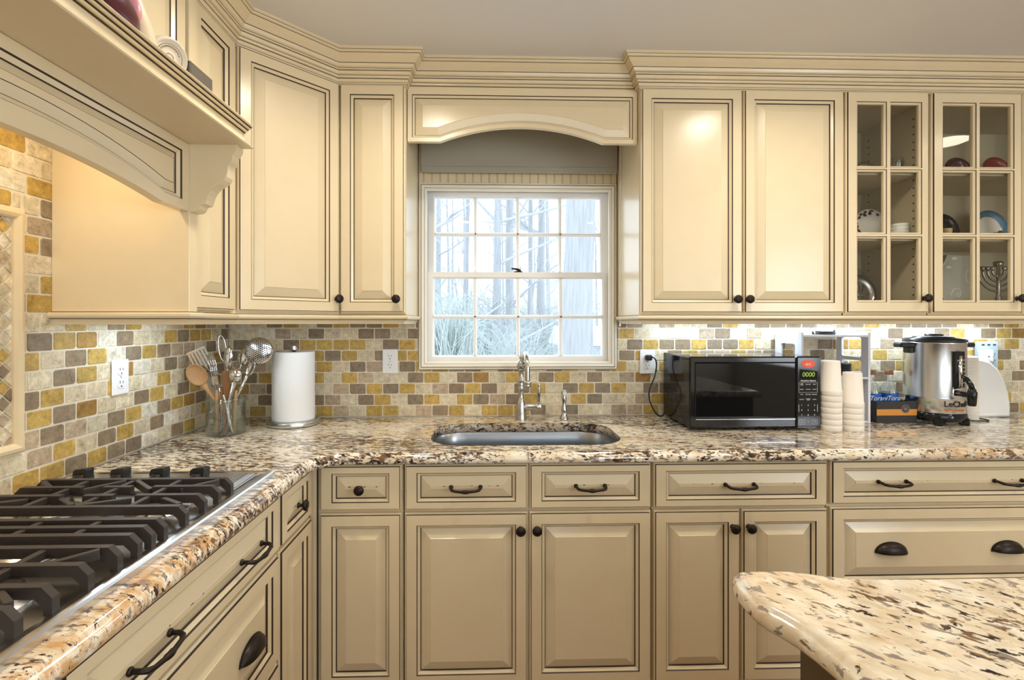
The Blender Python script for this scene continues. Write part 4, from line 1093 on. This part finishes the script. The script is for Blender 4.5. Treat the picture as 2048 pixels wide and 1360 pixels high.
# ------------------------------------------------------------------ utensil jar
jx,jy=-1.035,-.335
j=tag((lambda o:o)(thing('utensil_jar','clear glass jar full of kitchen utensils in the worktop corner','jar',(jx,jy,.914))),'clear glass jar full of kitchen utensils in the worktop corner','jar')
mb=MB();jr=.070
mb.lathe([(0,.002),(jr-.006,.002),(jr,.008),(jr,.128),(jr+.004,.131),(jr+.004,.138),(jr+.002,.146),(jr-.001,.146),(jr-.003,.139),(jr-.004,.131),(jr-.004,.010),(0,.008)],40,caps=False);mb.build('glass',JARG,j)
def head(name,label,base,tip,face,build,cat='utensil'):
    b=Vector(base);t=Vector(tip);t_=thing(name,label,cat,tuple(b));L=(t-b).length
    t_.matrix_world=aim(b,t-b,face)
    build(t_,L);return t_
def bowl(mb,z,a,b,dep,mat=0,th=.0015,M=None,n=20,m=7):
    # open spoon bowl, centre at height z, open towards -y
    vs=[];fs=[]
    for s_ in (0,1):
        for jx_ in range(m+1):
            ph=pi/2*jx_/m
            for k in range(n):
                an=2*pi*k/n;q=cos(ph)
                vs.append(((a-(th if s_ else 0))*cos(an)*q,(dep-(th if s_ else 0))*sin(ph),z+(b-(th if s_ else 0))*sin(an)*q))
    N=(m+1)*n
    for s_ in (0,1):
        for jx_ in range(m):
            for k in range(n): k2=(k+1)%n;fs.append((s_*N+jx_*n+k,s_*N+jx_*n+k2,s_*N+(jx_+1)*n+k2,s_*N+(jx_+1)*n+k))
    for k in range(n): k2=(k+1)%n;fs.append((k,k2,N+k2,N+k))
    mb.add(vs,fs,mat,True,M)
Jb=lambda dx,dy,z=.926:(jx+dx,jy+dy,z)
def wood_spoon(t,L):
    mb=MB();mb.tube([(0,0,0),(0,0,L*.4),(0,0,L-.07),(0,.003,L-.045)],[.0075,.0065,.0075,.013],12);mb.build('handle',WOODL,t)
    mb=MB();bowl(mb,L,.034,.045,.014,th=.004);mb.build('bowl',WOODL,t)
head('wooden_spoon','wooden spoon with a round bowl at the front left of the jar',Jb(.035,.01),(-1.118,jy-.050,1.152),(.2,-1,.15),wood_spoon)
def skimmer(t,L):
    mb=MB();mb.tube([(0,0,0),(0,0,L-.06)],.004,8);mb.build('handle',CHROME,t)
    mb=MB();bowl(mb,L,.056,.056,.022);b=mb.build('perforated_bowl',STEEL,t)
    mb=MB()
    for i in range(-6,7):
        for k in range(-6,7):
            x=(i+.5*(k%2))*.0083;z=k*.0075;q=x*x+z*z
            if q>.049**2:continue
            y=.022*math.sqrt(max(0,1-q/.056**2))
            mb.lathe([(.0024,0),(0,.0003)],8,T(x,y-.0022,L+z)@rot(pi/2,'X'),caps=False)
            mb.lathe([(.0024,0),(0,.0003)],8,T(x,y+.0006,L+z)@rot(-pi/2,'X'),caps=False)
    mb.build('holes',BLACKM,b)
head('skimmer','round perforated steel skimmer leaning right of the jar',Jb(-.03,.01),(-.928,-.290,1.238),(-.25,1,-.3),skimmer)
def steel_spoon(a,b,dep):
    def f(t,L):
        mb=MB();mb.tube([(0,0,0),(0,0,L*.6),(0,0,L-b*.9)],[.0035,.003,.004],8,sx=1.8);mb.build('handle',CHROME,t)
        mb=MB();bowl(mb,L,a,b,dep);mb.build('bowl',CHROME,t)
    return f
head('serving_spoon','long steel serving spoon showing its back at the jar centre',Jb(-.02,.02),(-1.030,jy+.01,1.214),(.35,1,.25),steel_spoon(.021,.048,.012))
head('serving_spoon','steel serving spoon just right of the long one in the jar',Jb(-.03,.03),(-.986,jy+.04,1.214),(.3,1,.2),steel_spoon(.026,.036,.012))
head('soup_ladle','small round steel ladle hanging over the right rim of the jar',Jb(-.01,-.02),(-.978,jy-.035,1.150),(.3,1,-.2),steel_spoon(.029,.030,.022))
head('serving_spoon','oval steel spoon seen from inside, under the perforated skimmer',Jb(-.03,.03),(-.949,jy+.02,1.170),(-.3,-1,.8),steel_spoon(.022,.034,.010))
def loop(t,L):
    mb=MB();mb.tube([(0,0,0),(0,0,L-.07)],.004,8);mb.build('handle',CHROME,t)
    mb=MB();mb.tube([(.013*sin(2*pi*k/28)*(1),.0,L-.012+.052*-cos(2*pi*k/28)) for k in range(29)],.0022,8);mb.build('loop',CHROME,t)
head('loop_strainer','narrow steel loop utensil standing tallest at the jar back',Jb(.01,.04),(-1.066,jy+.03,1.262),(.5,-1,.0),loop)
def turner(t,L):
    mb=MB();mb.tube([(0,0,0),(0,0,L-.05)],.0045,8);mb.build('handle',CHROME,t)
    mb=MB()
    for k in range(6): mb.box(-.032+.0118*k,-.001,L-.045,-.0258+.0118*k,.001,L+.045)
    mb.box(-.034,-.001,L-.052,.034,.001,L-.044);mb.box(-.034,-.001,L+.044,.034,.001,L+.052);mb.build('slotted_blade',CHROME,t)
head('slotted_turner','dark slotted steel turner behind the wooden spoon',Jb(.03,.03),(-1.135,jy+.01,1.200),(.4,-1,.1),turner)
def masher(t,L):
    mb=MB();mb.tube([(0,0,0),(0,0,L-.04)],.0045,8);mb.build('handle',CHROME,t)
    mb=MB()
    for k in range(4): mb.tube([(-.012+.008*k,0,L-.05),(-.012+.008*k,0,L+.035)],.0017,6)
    for k in range(8): mb.tube([(-.012,0,L+.032-.008*k),(.012,0,L+.032-.008*k)],.0013,6)
    mb.build('ribbed_head',CHROME,t)
head('ribbed_whisk','small ribbed steel utensil between the turner and the loop',Jb(.02,.0),(-1.088,jy+.0,1.196),(.2,-1,0),masher)
def fork(t,L):
    mb=MB();mb.tube([(0,0,0),(0,0,L-.05)],[.004,.003],8,sx=1.6);mb.build('handle',CHROME,t)
    mb=MB();mb.box(-.012,-.001,L-.055,.012,.001,L-.02,bev=.0008)
    for k in range(4): mb.tube([(-.0105+.007*k,0,L-.022),(-.0105+.007*k,-.003,L+.025)],[.0022,.0012],6)
    mb.build('tines',CHROME,t)
head('serving_fork','steel serving fork left of the brown wooden spatula in the jar',Jb(-.005,-.02),(-1.070,jy-.02,1.165),(.1,-1,0),fork)
def spatula(t,L):
    mb=MB();mb.tube([(0,0,0),(0,0,L*.55)],[.007,.0075],10);mb.build('handle',WOODD,t)
    mb=MB();mb.box(-.014,-.004,L*.5,.014,.004,L,bev=.003);mb.build('blade',WOODD,t)
head('wooden_spatula','flat brown wooden spatula at the centre of the jar',Jb(.02,-.01),(-1.022,jy-.025,1.165),(.2,-1,0),spatula)
def plain(mat,r0,r1):
    def f(t,L):
        mb=MB();mb.tube([(0,0,0),(0,0,.01),(0,0,L*.45),(0,0,L-.012),(0,0,L)],[r0*.6,r0,r0*.8,r1,r1*.6],12);mb.build('handle',mat,t)
    return f
head('wooden_stick','light wooden handle leaning right inside the glass jar',Jb(.040,-.02),(-1.000,jy+.01,1.085),(0,-1,0),plain(WOODL,.008,.007))
head('wooden_stick','light wooden handle leaning left inside the glass jar',Jb(-.012,-.045),(-1.058,jy-.02,1.090),(0,-1,0),plain(WOODL,.008,.007))
head('wooden_stick','brown wooden handle at the middle of the glass jar',Jb(.026,-.045),(-1.046,jy-.01,1.100),(0,-1,0),plain(WOODD,.008,.007))
def turned(t,L):
    mb=MB();mb.lathe([(.003,0),(.0065,.004),(.005,.010),(.007,.014),(.005,.020),(.0075,.028),(.0085,.045),(.006,.075),(.0075,.080),(.005,.086),(.0055,.12),(.008,.126),(.005,.132),(.004,L)],16,caps=False);mb.build('handle',NICKEL,t)
head('serving_knife','turned pewter handle resting at the right side of the jar',Jb(.045,-.035),(-1.020,jy-.045,1.075),(0,-1,0),turned)

# ------------------------------------------------------------------ things in the glass cabinets
SH=[1.402,1.709,1.981]
def plate(label,x,y,z,rad,mats,tilt=.22,yaw=0,cat='plate',rim=.28,extra=None):
    t=thing('display_plate',label,cat,(x,y,z));t.rotation_euler=(-tilt,0,yaw)
    mb=MB();c=T(0,0,rad)@rot(pi/2,'X')
    mb.lathe([(0,.004),(rad*(1-rim)*.98,.004),(rad*(1-rim),.0045)],40,c,mat=0,caps=False)
    mb.lathe([(rad*(1-rim),.0045),(rad,.012),(rad,.014),(rad*(1-rim),.001),(0,.0)],40,c,mat=1,caps=False)
    p=mb.build('disc',mats,t)
    if extra: extra(t,rad,c)
    return t
CER=flat('white_ceramic',236,230,218,.2);MAR=flat('maroon_glaze',92,36,44,.2);REDG=flat('red_glaze',150,62,50,.22);BLKG=flat('black_glaze',26,24,24,.12);BLUG=flat('blue_glaze',84,128,160,.25);GOLD=pbr('gilding',srgb(200,160,80),.3,metal=1);SILV=pbr('old_silver',(.42,.40,.37),.22,metal=1)
CRYST=thin_glass('crystal',(.9,.92,.93),2.2,.05);FROST=pbr('frosted_glass',srgb(205,205,196),.35,trans=.0);YEL=flat('yellow_flower',206,196,60);BEI=flat('beige_glaze',214,180,128,.3);BRN=flat('brown_figure',110,80,56,.5);TEAL=flat('teal_glaze',64,140,170,.2)
def gold_rim(t,rad,c):
    mb=MB();mb.lathe([(rad*1.0,.0118),(rad*1.012,.0128),(rad*1.0,.0145)],40,c,caps=False);mb.build('rim',GOLD,t)
def floral(t,rad,c):
    gold_rim(t,rad,c);mb=MB();q=random.Random(3)
    for k in range(46):
        a=q.uniform(0,2*pi);rr_=rad*q.uniform(.70,.93);s_=q.uniform(.004,.009)
        mb.lathe([(s_,0),(0,.0006)],7,c@T(rr_*cos(a),rr_*sin(a),.0055+.008*max(0,(rr_/rad-.72)/.28)),caps=False)
    mb.build('floral_rim',MAR,t)
def bluepat(t,rad,c):
    mb=MB();mb.lathe([(rad*.25,.0055),(rad*.66,.0056)],30,c,caps=False);mb.build('blue_pattern',TEAL,t)
plate('white plate with blue centre on the top shelf of the slim glass cabinet',1.705,-.14,SH[2],.052,[CER,CRYST],extra=bluepat)
plate('white plate with burgundy floral rim on the middle shelf of the slim glass cabinet',1.715,-.160,SH[1],.078,[CER,CER],.18,extra=floral)
def repousse(t,rad,c):
    mb=MB();q=random.Random(5)
    for k in range(7):
        a=q.uniform(0,6.3);pts=[c@Vector((rad*.6*s_*cos(a+s_*1.2),rad*.6*s_*sin(a+s_*1.2),.0065)) for s_ in [i/6 for i in range(7)]]
        mb.tube(pts,.0022,6)
    mb.build('raised_vines',SILV,t)
plate('embossed silver plate on the bottom of the slim glass cabinet',1.655,-.16,SH[0],.085,[SILV,SILV],.2,extra=repousse)
def glassware(name,label,prof,x,y,z,mat=None,cat='glass',handle=None,n=24):
    t=thing(name,label,cat,(x,y,z));mb=MB();mb.lathe(prof,n,caps=False);mb.build('bowl',mat or CRYST,t)
    if handle: mb=MB();mb.tube(handle,.0022,6);mb.build('handle',mat or CRYST,t)
    return t
glassware('crystal_glass','small crystal tumbler on the top shelf of the slim glass cabinet',[(0,.002),(.026,.002),(.028,.006),(.033,.05),(.034,.066),(.032,.066),(.030,.02),(0,.012)],1.727,-.268,SH[2])
glassware('crystal_glass','clear round goblet at the left of the top shelf beside the blue plate',[(0,.002),(.022,.002),(.005,.006),(.005,.02),(.022,.032),(.027,.05),(.024,.07)],1.595,-.20,SH[2])
for k,nm in enumerate(('lowest of the three','middle one of the three','topmost of the three')):
    o=glassware('white_bowl','white ribbed bowl, %s stacked in the slim glass cabinet'%nm,[(0,.002),(.024,.002),(.030,.010),(.035,.024),(.036,.032),(.034,.032),(.028,.010),(0,.006)],1.742,-.270,SH[1]+.0145*k,CER,'bowl');o['group']='ribbed white bowls'
plate('large clear glass platter leaning at the right of the slim cabinet bottom',1.715,-.07,SH[0],.105,[CRYST,CRYST],.12,yaw=.3,cat='platter')
# right-hand cabinet
glassware('tea_cup','cream teacup with a handle on the top shelf of the wide glass cabinet',[(0,.002),(.020,.002),(.026,.010),(.034,.040),(.035,.048),(.033,.048),(.025,.012),(0,.006)],2.050,-.175,SH[2],CER,'cup',[(.03,0,.042),(.048,0,.042),(.052,0,.026),(.044,0,.012),(.026,0,.012)])
plate('dark maroon plate on the top shelf of the wide glass cabinet',2.155,-.12,SH[2],.066,[MAR,MAR],.2,extra=lambda t,rad,c:gold_rim(t,rad*.6,c))
plate('red plate on the top shelf at the right of the wide glass cabinet',2.335,-.12,SH[2],.068,[REDG,REDG],.2)
def figurine(label,x,y,z,mat,h=.045,name='figurine'):
    t=thing(name,label,'figurine',(x,y,z));mb=MB();mb.ellipsoid((0,0,h*.42),h*.45,h*.36,h*.42,14,10);mb.ellipsoid((h*.38,-.004,h*.78),h*.24,h*.22,h*.22,12,8);mb.ellipsoid((-h*.42,0,h*.55),h*.24,h*.12,h*.2,10,8)
    mb.build('body',mat,t)
    mb=MB()
    for dx in (-.012,.012): mb.tube([(dx,0,h*.2),(dx,0,0)],[.005,.006],8)
    mb.build('feet',mat,t);return t
figurine('small dark green glass figurine in front of the red plate',2.255,-.205,SH[2],flat('dark_green',46,62,58,.2))
plate('glossy black plate on the middle shelf of the wide glass cabinet',2.075,-.13,SH[1],.072,[BLKG,BLKG],.2)
glassware('small_jar','small beige jar in front of the black plate',[(0,.0),(.024,.0),(.027,.008),(.026,.026),(.020,.032),(.020,.036),(.022,.040),(.022,.054),(0,.055)],2.000,-.215,SH[1],BEI,'jar')
t=thing('flower_ornament','tiny yellow flower ornament right of the black plate','ornament',(2.150,-.18,SH[1]))
mb=MB()
for k in range(6): mb.ellipsoid((.013*cos(k),.008*sin(k),.010+.003*(k%3)),.009,.008,.008,8,6)
mb.build('petals',YEL,t)
mb=MB();mb.ellipsoid((0,0,.006),.022,.015,.006,10,6);mb.build('leaves',LEAF,t)
plate('plate with a broad blue rim on the middle shelf of the wide glass cabinet',2.310,-.12,SH[1],.082,[CER,BLUG],.2,rim=.34)
figurine('brown animal figurine in front of the blue rimmed plate',2.235,-.205,SH[1],BRN,.05)
figurine('smaller brown animal figurine left of the other one on the middle shelf',2.170,-.21,SH[1],BRN,.036)
pv=thing('etched_vase','pale frosted glass panel vase etched with curling vines in the wide cabinet','vase',(2.075,-.185,SH[0]))
mb=MB();pl=[(-.085,0),(.075,0),(.078,.10),(.070,.20),(.062,.245),(-.05,.250),(-.075,.2),(-.09,.1)]
mb.prism(pl,-.012,.012,lambda uu,v,d:(uu,d,v));mb.build('body',pbr('pale_glass',srgb(186,184,170),.12,coat=.3),pv)
mb=MB()
for P_ in ([(-.08,.19),(-.05,.235)],[(-.085,.09),(-.06,.05),(-.03,.02),(-.02,.005)],[(-.03,.02),(-.04,.06),(-.02,.10),(.005,.095),(.012,.075)],[(.0,.065),(-.008,.072),(.0,.08),(.008,.072),(.0,.065)],[(.062,.185),(.04,.18),(.032,.155),(.04,.13),(.06,.125)]):
    mb.tube(smooth([(a,-.0128,b) for a,b in P_]),.0017,6)
for a,b,c_ in ((-.045,.195,.4),(.0,.008,.1),(-.02,.235,0)): mb.ellipsoid((a,-.0125,b),.015,.001,.006,10,6,M=None)
mb.build('etched_vines',CER,pv)
mn=thing('menorah','dark silver menorah at the bottom of the wide glass cabinet','menorah',(2.285,-.170,SH[0]))
mb=MB();mb.lathe([(.0,.0),(.032,.0),(.030,.008),(.016,.018),(.020,.03),(.010,.045),(.012,.06),(.007,.07),(.007,.20),(.016,.203),(.018,.222),(.012,.226)],20,caps=False);mb.build('stem',SILV,mn)
for k,rr_ in enumerate((.028,.050,.072,.094)):
    mb=MB();zc=.185
    mb.tube([(rr_*cos(pi+pi*q/24),0,zc+rr_*1.0*sin(pi+pi*q/24)) for q in range(25)],.0052,10)
    for sg_ in (-1,1): mb.lathe([(.004,-.002),(.0085,.004),(.0095,.016),(.006,.018)],12,T(sg_*rr_,0,zc))
    mb.build('arm',SILV,mn)
t=thing('dark_block','small dark square box right of the menorah','box',(2.385,-.20,SH[0]));mb=MB();mb.box(-.018,-.015,0,.018,.015,.044,bev=.002);mb.build('case',BRN,t);mb=MB();mb.box(-.019,-.016,.044,.019,.016,.050,bev=.001);mb.build('lid',BLKG,t)

# ------------------------------------------------------------------ things on the mantel shelf
MZ=1.916
g1=thing('ceramic_eggplant','dark maroon ceramic eggplant lying on the hood mantel shelf','ornament',(-.735,-1.325,MZ))
mb=MB();mb.ellipsoid((0,0,.045),.042,.085,.045,20,14,M=rot(.15,'Z'));mb.build('body',flat('eggplant',78,28,40,.25),g1)
mb=MB();mb.tube([(0,-.08,.05),(0,-.105,.065)],[.014,.008],10);mb.build('stem',LEAF,g1)
g2=thing('ceramic_gourd','cream and pink ceramic gourd beside the maroon eggplant','ornament',(-.740,-1.232,MZ))
mb=MB();mb.tube(smooth([(0,-.03,.110),(0,-.02,.085),(0,.0,.055),(0,.012,.03),(0,.022,.010)]),[.022+.006*sin(k/24*pi)-(.014*max(0,(k-18)/6)) for k in range(25)],16);mb.build('body',flat('gourd',226,206,176,.35),g2)
mb=MB();mb.ellipsoid((.010,-.035,.075),.020,.014,.035,12,8);mb.build('pink_side',flat('pink_glaze',206,140,146,.4),g2)
g3=thing('pine_cone','brown rough pine cone behind the cream gourd','ornament',(-.785,-1.195,MZ))
mb=MB()
for i in range(9):
    for k in range(9):
        a=2*pi*(k+.5*(i%2))/9;z=.012+.014*i;rr_=.030*sin(pi*(i+1.2)/11)
        mb.ellipsoid((rr_*cos(a),rr_*sin(a),z),.010,.010,.006,7,5)
mb.ellipsoid((0,0,.07),.022,.022,.065,12,10);mb.build('scales',flat('cone',104,78,52,.8),g3)
g4=thing('ceramic_dial','round cream ceramic dial plaque lying against the mantel edge','plaque',(-.722,-1.172,MZ-.010));g4.rotation_euler=(0,rad(0),rad(90-20))
mb=MB();c=T(0,0,.043)@rot(pi/2+.35,'X')@Matrix.Scale(.84,4);mb.lathe([(0,.014),(.010,.014),(.012,.012),(.030,.012),(.032,.015),(.036,.012),(.042,.013),(.046,.018),(.050,.014),(.052,.006),(.050,0),(0,0)],40,c,caps=False);mb.build('disc',flat('bisque',226,214,194,.5),g4)
mb=MB();
for rr_ in (.0335,.0435,.0105): mb.lathe([(rr_,.0125),(rr_+.001,.0152),(rr_+.002,.0125)],40,c,caps=False)
for k in range(26):
    a=.6+pi*k/20; mb.box(.0265,-.0012,.0122,.0305,.0012,.0132,M=c@rot(a,'Z'))
mb.build('raised_rings',flat('bisque_dark',150,136,118,.6),g4)
g5=thing('slate_board','dark grey slate block at the right end of the mantel shelf','board',(-.765,-.985,MZ));mb=MB();mb.box(-.04,-.10,0,.045,-.004,.074,bev=.003);mb.build('slab',flat('slate',92,86,76,.6),g5)

# ------------------------------------------------------------------ lamps that the room has, and an added rear fill
def led(label,x0,y0,x1,y1,z,e):
    p0=Vector((x0,y0,z));d=Vector((x1-x0,y1-y0,0));L=d.length
    t=thing('under_cabinet_light',label,'light',(x0,y0,z),math.atan2(d.y,d.x))
    mb=MB();mb.box(0,-.014,.003,L,.014,.012,bev=.002);mb.build('housing',WHITE,t)
    mb=MB();mb.box(.004,-.010,.0,L-.004,.010,.003);mb.build('lens',LEDM,t)
    la=bpy.data.lights.new('strip_glow','AREA');la.shape='RECTANGLE';la.size=L;la.size_y=.02;la.energy=e;la.color=(.72,.87,1)
    lo=bpy.data.objects.new('strip_glow',la);COL.objects.link(lo);lo.parent=t;lo.location=(L/2,0,-.002)
led('slim white light strip under the solid wall cabinets right of the window',.74,-.105,1.42,-.105,1.370,2.4)
led('slim white light strip under the glass door wall cabinets',1.50,-.105,2.45,-.105,1.370,3.6)
led('slim white light strip under the wall cabinet beside the range hood',-1.06,-.84,-1.06,-.52,1.370,.95)
led('slim white light strip under the diagonal corner cabinet',-.850,-.535,-.590,-.275,1.366,.3)
def can(label,x,y,e,r_=.075):
    t=thing('recessed_light',label,'ceiling light',(x,y,H+.002));mb=MB();mb.lathe([(r_+.018,-.004),(r_+.02,0),(r_,0),(r_,-.003)],32,caps=False);mb.build('trim_ring',WHITE,t)
    mb=MB();mb.lathe([(0,-.002),(r_,-.002)],32,caps=False);mb.build('lens',LAMPW,t)
    la=bpy.data.lights.new('lamp_glow','AREA');la.shape='DISK';la.size=r_*2;la.energy=e;la.color=(1,.92,.79);la.spread=rad(150)
    lo=bpy.data.objects.new('lamp_glow',la);COL.objects.link(lo);lo.parent=t;lo.location=(0,0,-.006)
can('round recessed ceiling light in front of the window valance',-.26,-.95,7.2)
can('round recessed ceiling light above the two door wall cabinet',1.12,-.95,7.2)
can('round recessed ceiling light above the glass door cabinets',2.66,-1.15,6,.11)
can('round recessed ceiling light above the cooktop aisle',-.26,-2.6,2.6)
can('round recessed ceiling light above the island',1.12,-2.6,4)
can('round recessed ceiling light behind the island',2.6,-2.9,5)
for yy in (-1.13,-1.63):
    la=bpy.data.lights.new('hood_glow','AREA');la.shape='DISK';la.size=.07;la.energy=1.3;la.color=(1,.80,.52)
    lo=bpy.data.objects.new('hood_glow',la);COL.objects.link(lo);lo.parent=h;lo.location=HL(-1.0,yy,1.935)
# daylight from an unseen right window, plus an added fill at an invented rear opening
for nm,loc,rt,sx,sy,e in (('window_daylight',(3.50,-4.05,1.5),(0,pi/2,0),1.3,1.5,64),('rear_fill',(1.2,-5.1,1.1),(pi/2,0,0),2.0,2.0,7)):
    la=bpy.data.lights.new(nm,'AREA');la.shape='RECTANGLE';la.size=sx;la.size_y=sy;la.energy=e;la.color=(.86,.93,1)
    lo=bpy.data.objects.new(nm,la);COL.objects.link(lo);lo.location=loc;lo.rotation_euler=rt

# ------------------------------------------------------------------ garden outside the window
mb=MB();mb.box(-40,.16,-.9,40,70,-.5);struct(tag(mb.build('ground',LEAFL),'pale leaf strewn ground outside the window','ground'))
def branch(mb,p,d,L,r_,lv,q):
    pts=[p];rs=[r_];n=5
    dd=d.copy()
    for k in range(n):
        dd=(dd+Vector((q.uniform(-1,1),q.uniform(-1,1),q.uniform(-.6,.9)))*.13).normalized()
        pts.append(pts[-1]+dd*L/n);rs.append(r_*(1-.62*(k+1)/n))
    mb.tube(pts,rs,7 if lv>1 else 5,caps=False)
    if lv<=0: return
    for k in range(q.randint(3,5)):
        i=q.randint(1,n);a=Vector((q.uniform(-1,1),q.uniform(-.7,.7),q.uniform(-.1,.9))).normalized()
        branch(mb,pts[i],(dd*.7+a*.9).normalized(),L*q.uniform(.4,.68),rs[i]*.62,lv-1,q)
def tree(label,x,y,r_,h,lv,seed,lean=0,first=.45):
    q=random.Random(seed);t=thing('tree',label,'tree',(x,y,-.5))
    mb=MB();pts=[];rs=[]
    for k in range(9):
        s_=k/8;pts.append(Vector((lean*s_*h+.05*q.uniform(-1,1)*r_*6*s_,.1*q.uniform(-1,1)*s_,h*s_)));rs.append(r_*(1.06 if k==0 else 1-(.1 if r_>.2 else .55)*s_))
    mb.tube(pts,rs,12,caps=False);mb.build('trunk',BARK,t)
    mb=MB()
    for k in range(7 if lv>1 else 4):
        i=q.randint(int(8*first),8);a=Vector((q.uniform(-1,1),q.uniform(-.6,.6),q.uniform(.1,.9))).normalized()
        branch(mb,pts[i],a,h*q.uniform(.16,.32),rs[i]*.48,lv,q)
    mb.build('branches',TWIG,t);return t
tree('massive pale oak trunk filling the right window panes',1.415,6.0,.265,9,2,1,.048,.62)
tree('slim forked tree left of the window centre',.20,10.5,.13,9,3,2,.012,.22)
tree('slim tree just right of the forked one',.62,11.5,.12,9,3,3,-.006,.22)
tree('thin tree in the third column of window panes',1.22,12,.085,8,3,4,.008,.2)
tree('tree standing close to the left of the oak trunk',1.62,12.5,.15,9,3,5,.0,.3)
tree('leaning tree at the upper left panes',-1.75,9.5,.13,8,3,6,.055,.2)
tree('crooked branchy tree behind the bush',-.70,11,.09,7,3,8,.03,.18)
tree('thin tree right of the oak at the window edge',2.75,10.5,.09,8,2,9,-.02,.25)
q=random.Random(20)
for k in range(26):
    y=q.uniform(17,34);x=q.uniform(-.30,.33)*y+.1
    o=tree('bare tree in the distant woods behind the garden',x,y,q.uniform(.08,.16),q.uniform(8,12),1,100+k,q.uniform(-.02,.02),.3);o['group']='bare trees in the distant woods'
def bush(label,x,y,hh,w_,n,seed):
    q=random.Random(seed);mb=MB()
    for k in range(n):
        a=q.uniform(0,2*pi);rr_=w_*q.uniform(.3,1);b=Vector((x+q.uniform(-.2,.2)*w_,y+q.uniform(-.3,.3),-.5))
        e=Vector((x+rr_*cos(a),y+.5*rr_*sin(a),-.5+hh*q.uniform(.25,1)));c_=(b+e)/2+Vector((q.uniform(-.6,.6)*w_,q.uniform(-.3,.3),hh*q.uniform(.1,.55)))
        pts=[b*(1-s_)**2+c_*2*s_*(1-s_)+e*s_*s_ for s_ in [i/7 for i in range(8)]]
        pts.append(pts[-1]+(pts[-1]-pts[-2])*.8+Vector((q.uniform(-.12,.12),q.uniform(-.1,.1),-.14)))
        mb.tube(pts,[.005,.005,.004,.004,.004,.003,.003,.002,.0015],4,caps=False)
    o=mb.build('bush',BUSHM,fix=False);tag(o,label,'bush');return o
bush('tangled bush of arching bare stems at the lower left panes',-.62,4.6,2.3,.62,900,31)
bush('low brush under the distant trees at the window centre',.45,9,2.0,1.7,420,32)
o=bush('pale underbrush filling the far edge of the garden',.6,17,3.5,5.5,2600,35);o['kind']='stuff'
bush('brush at the foot of the oak at the lower right panes',2.3,8.5,1.5,1.0,260,33)
sd=thing('garden_shed','grey shed with a white roof at the lower right panes','shed',(3.55,12.1,-.5))
mb=MB();mb.box(-1.2,-1,0,1.4,1,1.25);mb.build('walls',SIDING,sd)
mb=MB();mb.prism([(-1.2,1.22),(1.2,1.22),(0,1.75)],-1.6,1.6,lambda uu,v,d:(d,uu,v));mb.build('roof',ROOFM,sd)
mb=MB();mb.box(-.9,-1.02,.4,-.4,-.99,.95);mb.build('window',flat('shed_glass',90,110,130,.2),sd)

# ------------------------------------------------------------------ world, camera
wd=bpy.data.worlds.new('sky');SC.world=wd;wd.use_nodes=True
bg=wd.node_tree.nodes['Background'];bg.inputs[0].default_value=(.80,.91,1,1);bg.inputs[1].default_value=3.5
cam=bpy.data.cameras.new('camera');co=bpy.data.objects.new('camera',cam);COL.objects.link(co)
co.location=(0,-2.28,1.354);co.rotation_euler=(pi/2,0,rad(-1.6))
cam.sensor_width=36;cam.sensor_fit='HORIZONTAL';cam.lens=970/2048*36;cam.shift_x=.01025;cam.shift_y=-.0171;cam.clip_start=.02
SC.camera=co
vs=SC.view_settings;vs.view_transform='Standard';vs.look='None';vs.exposure=-.12;vs.gamma=1;vs.use_curve_mapping=False
SC.cycles.use_denoising=True
SC.cycles.max_bounces=10;SC.cycles.transparent_max_bounces=24
SC.cycles.sample_clamp_indirect=6
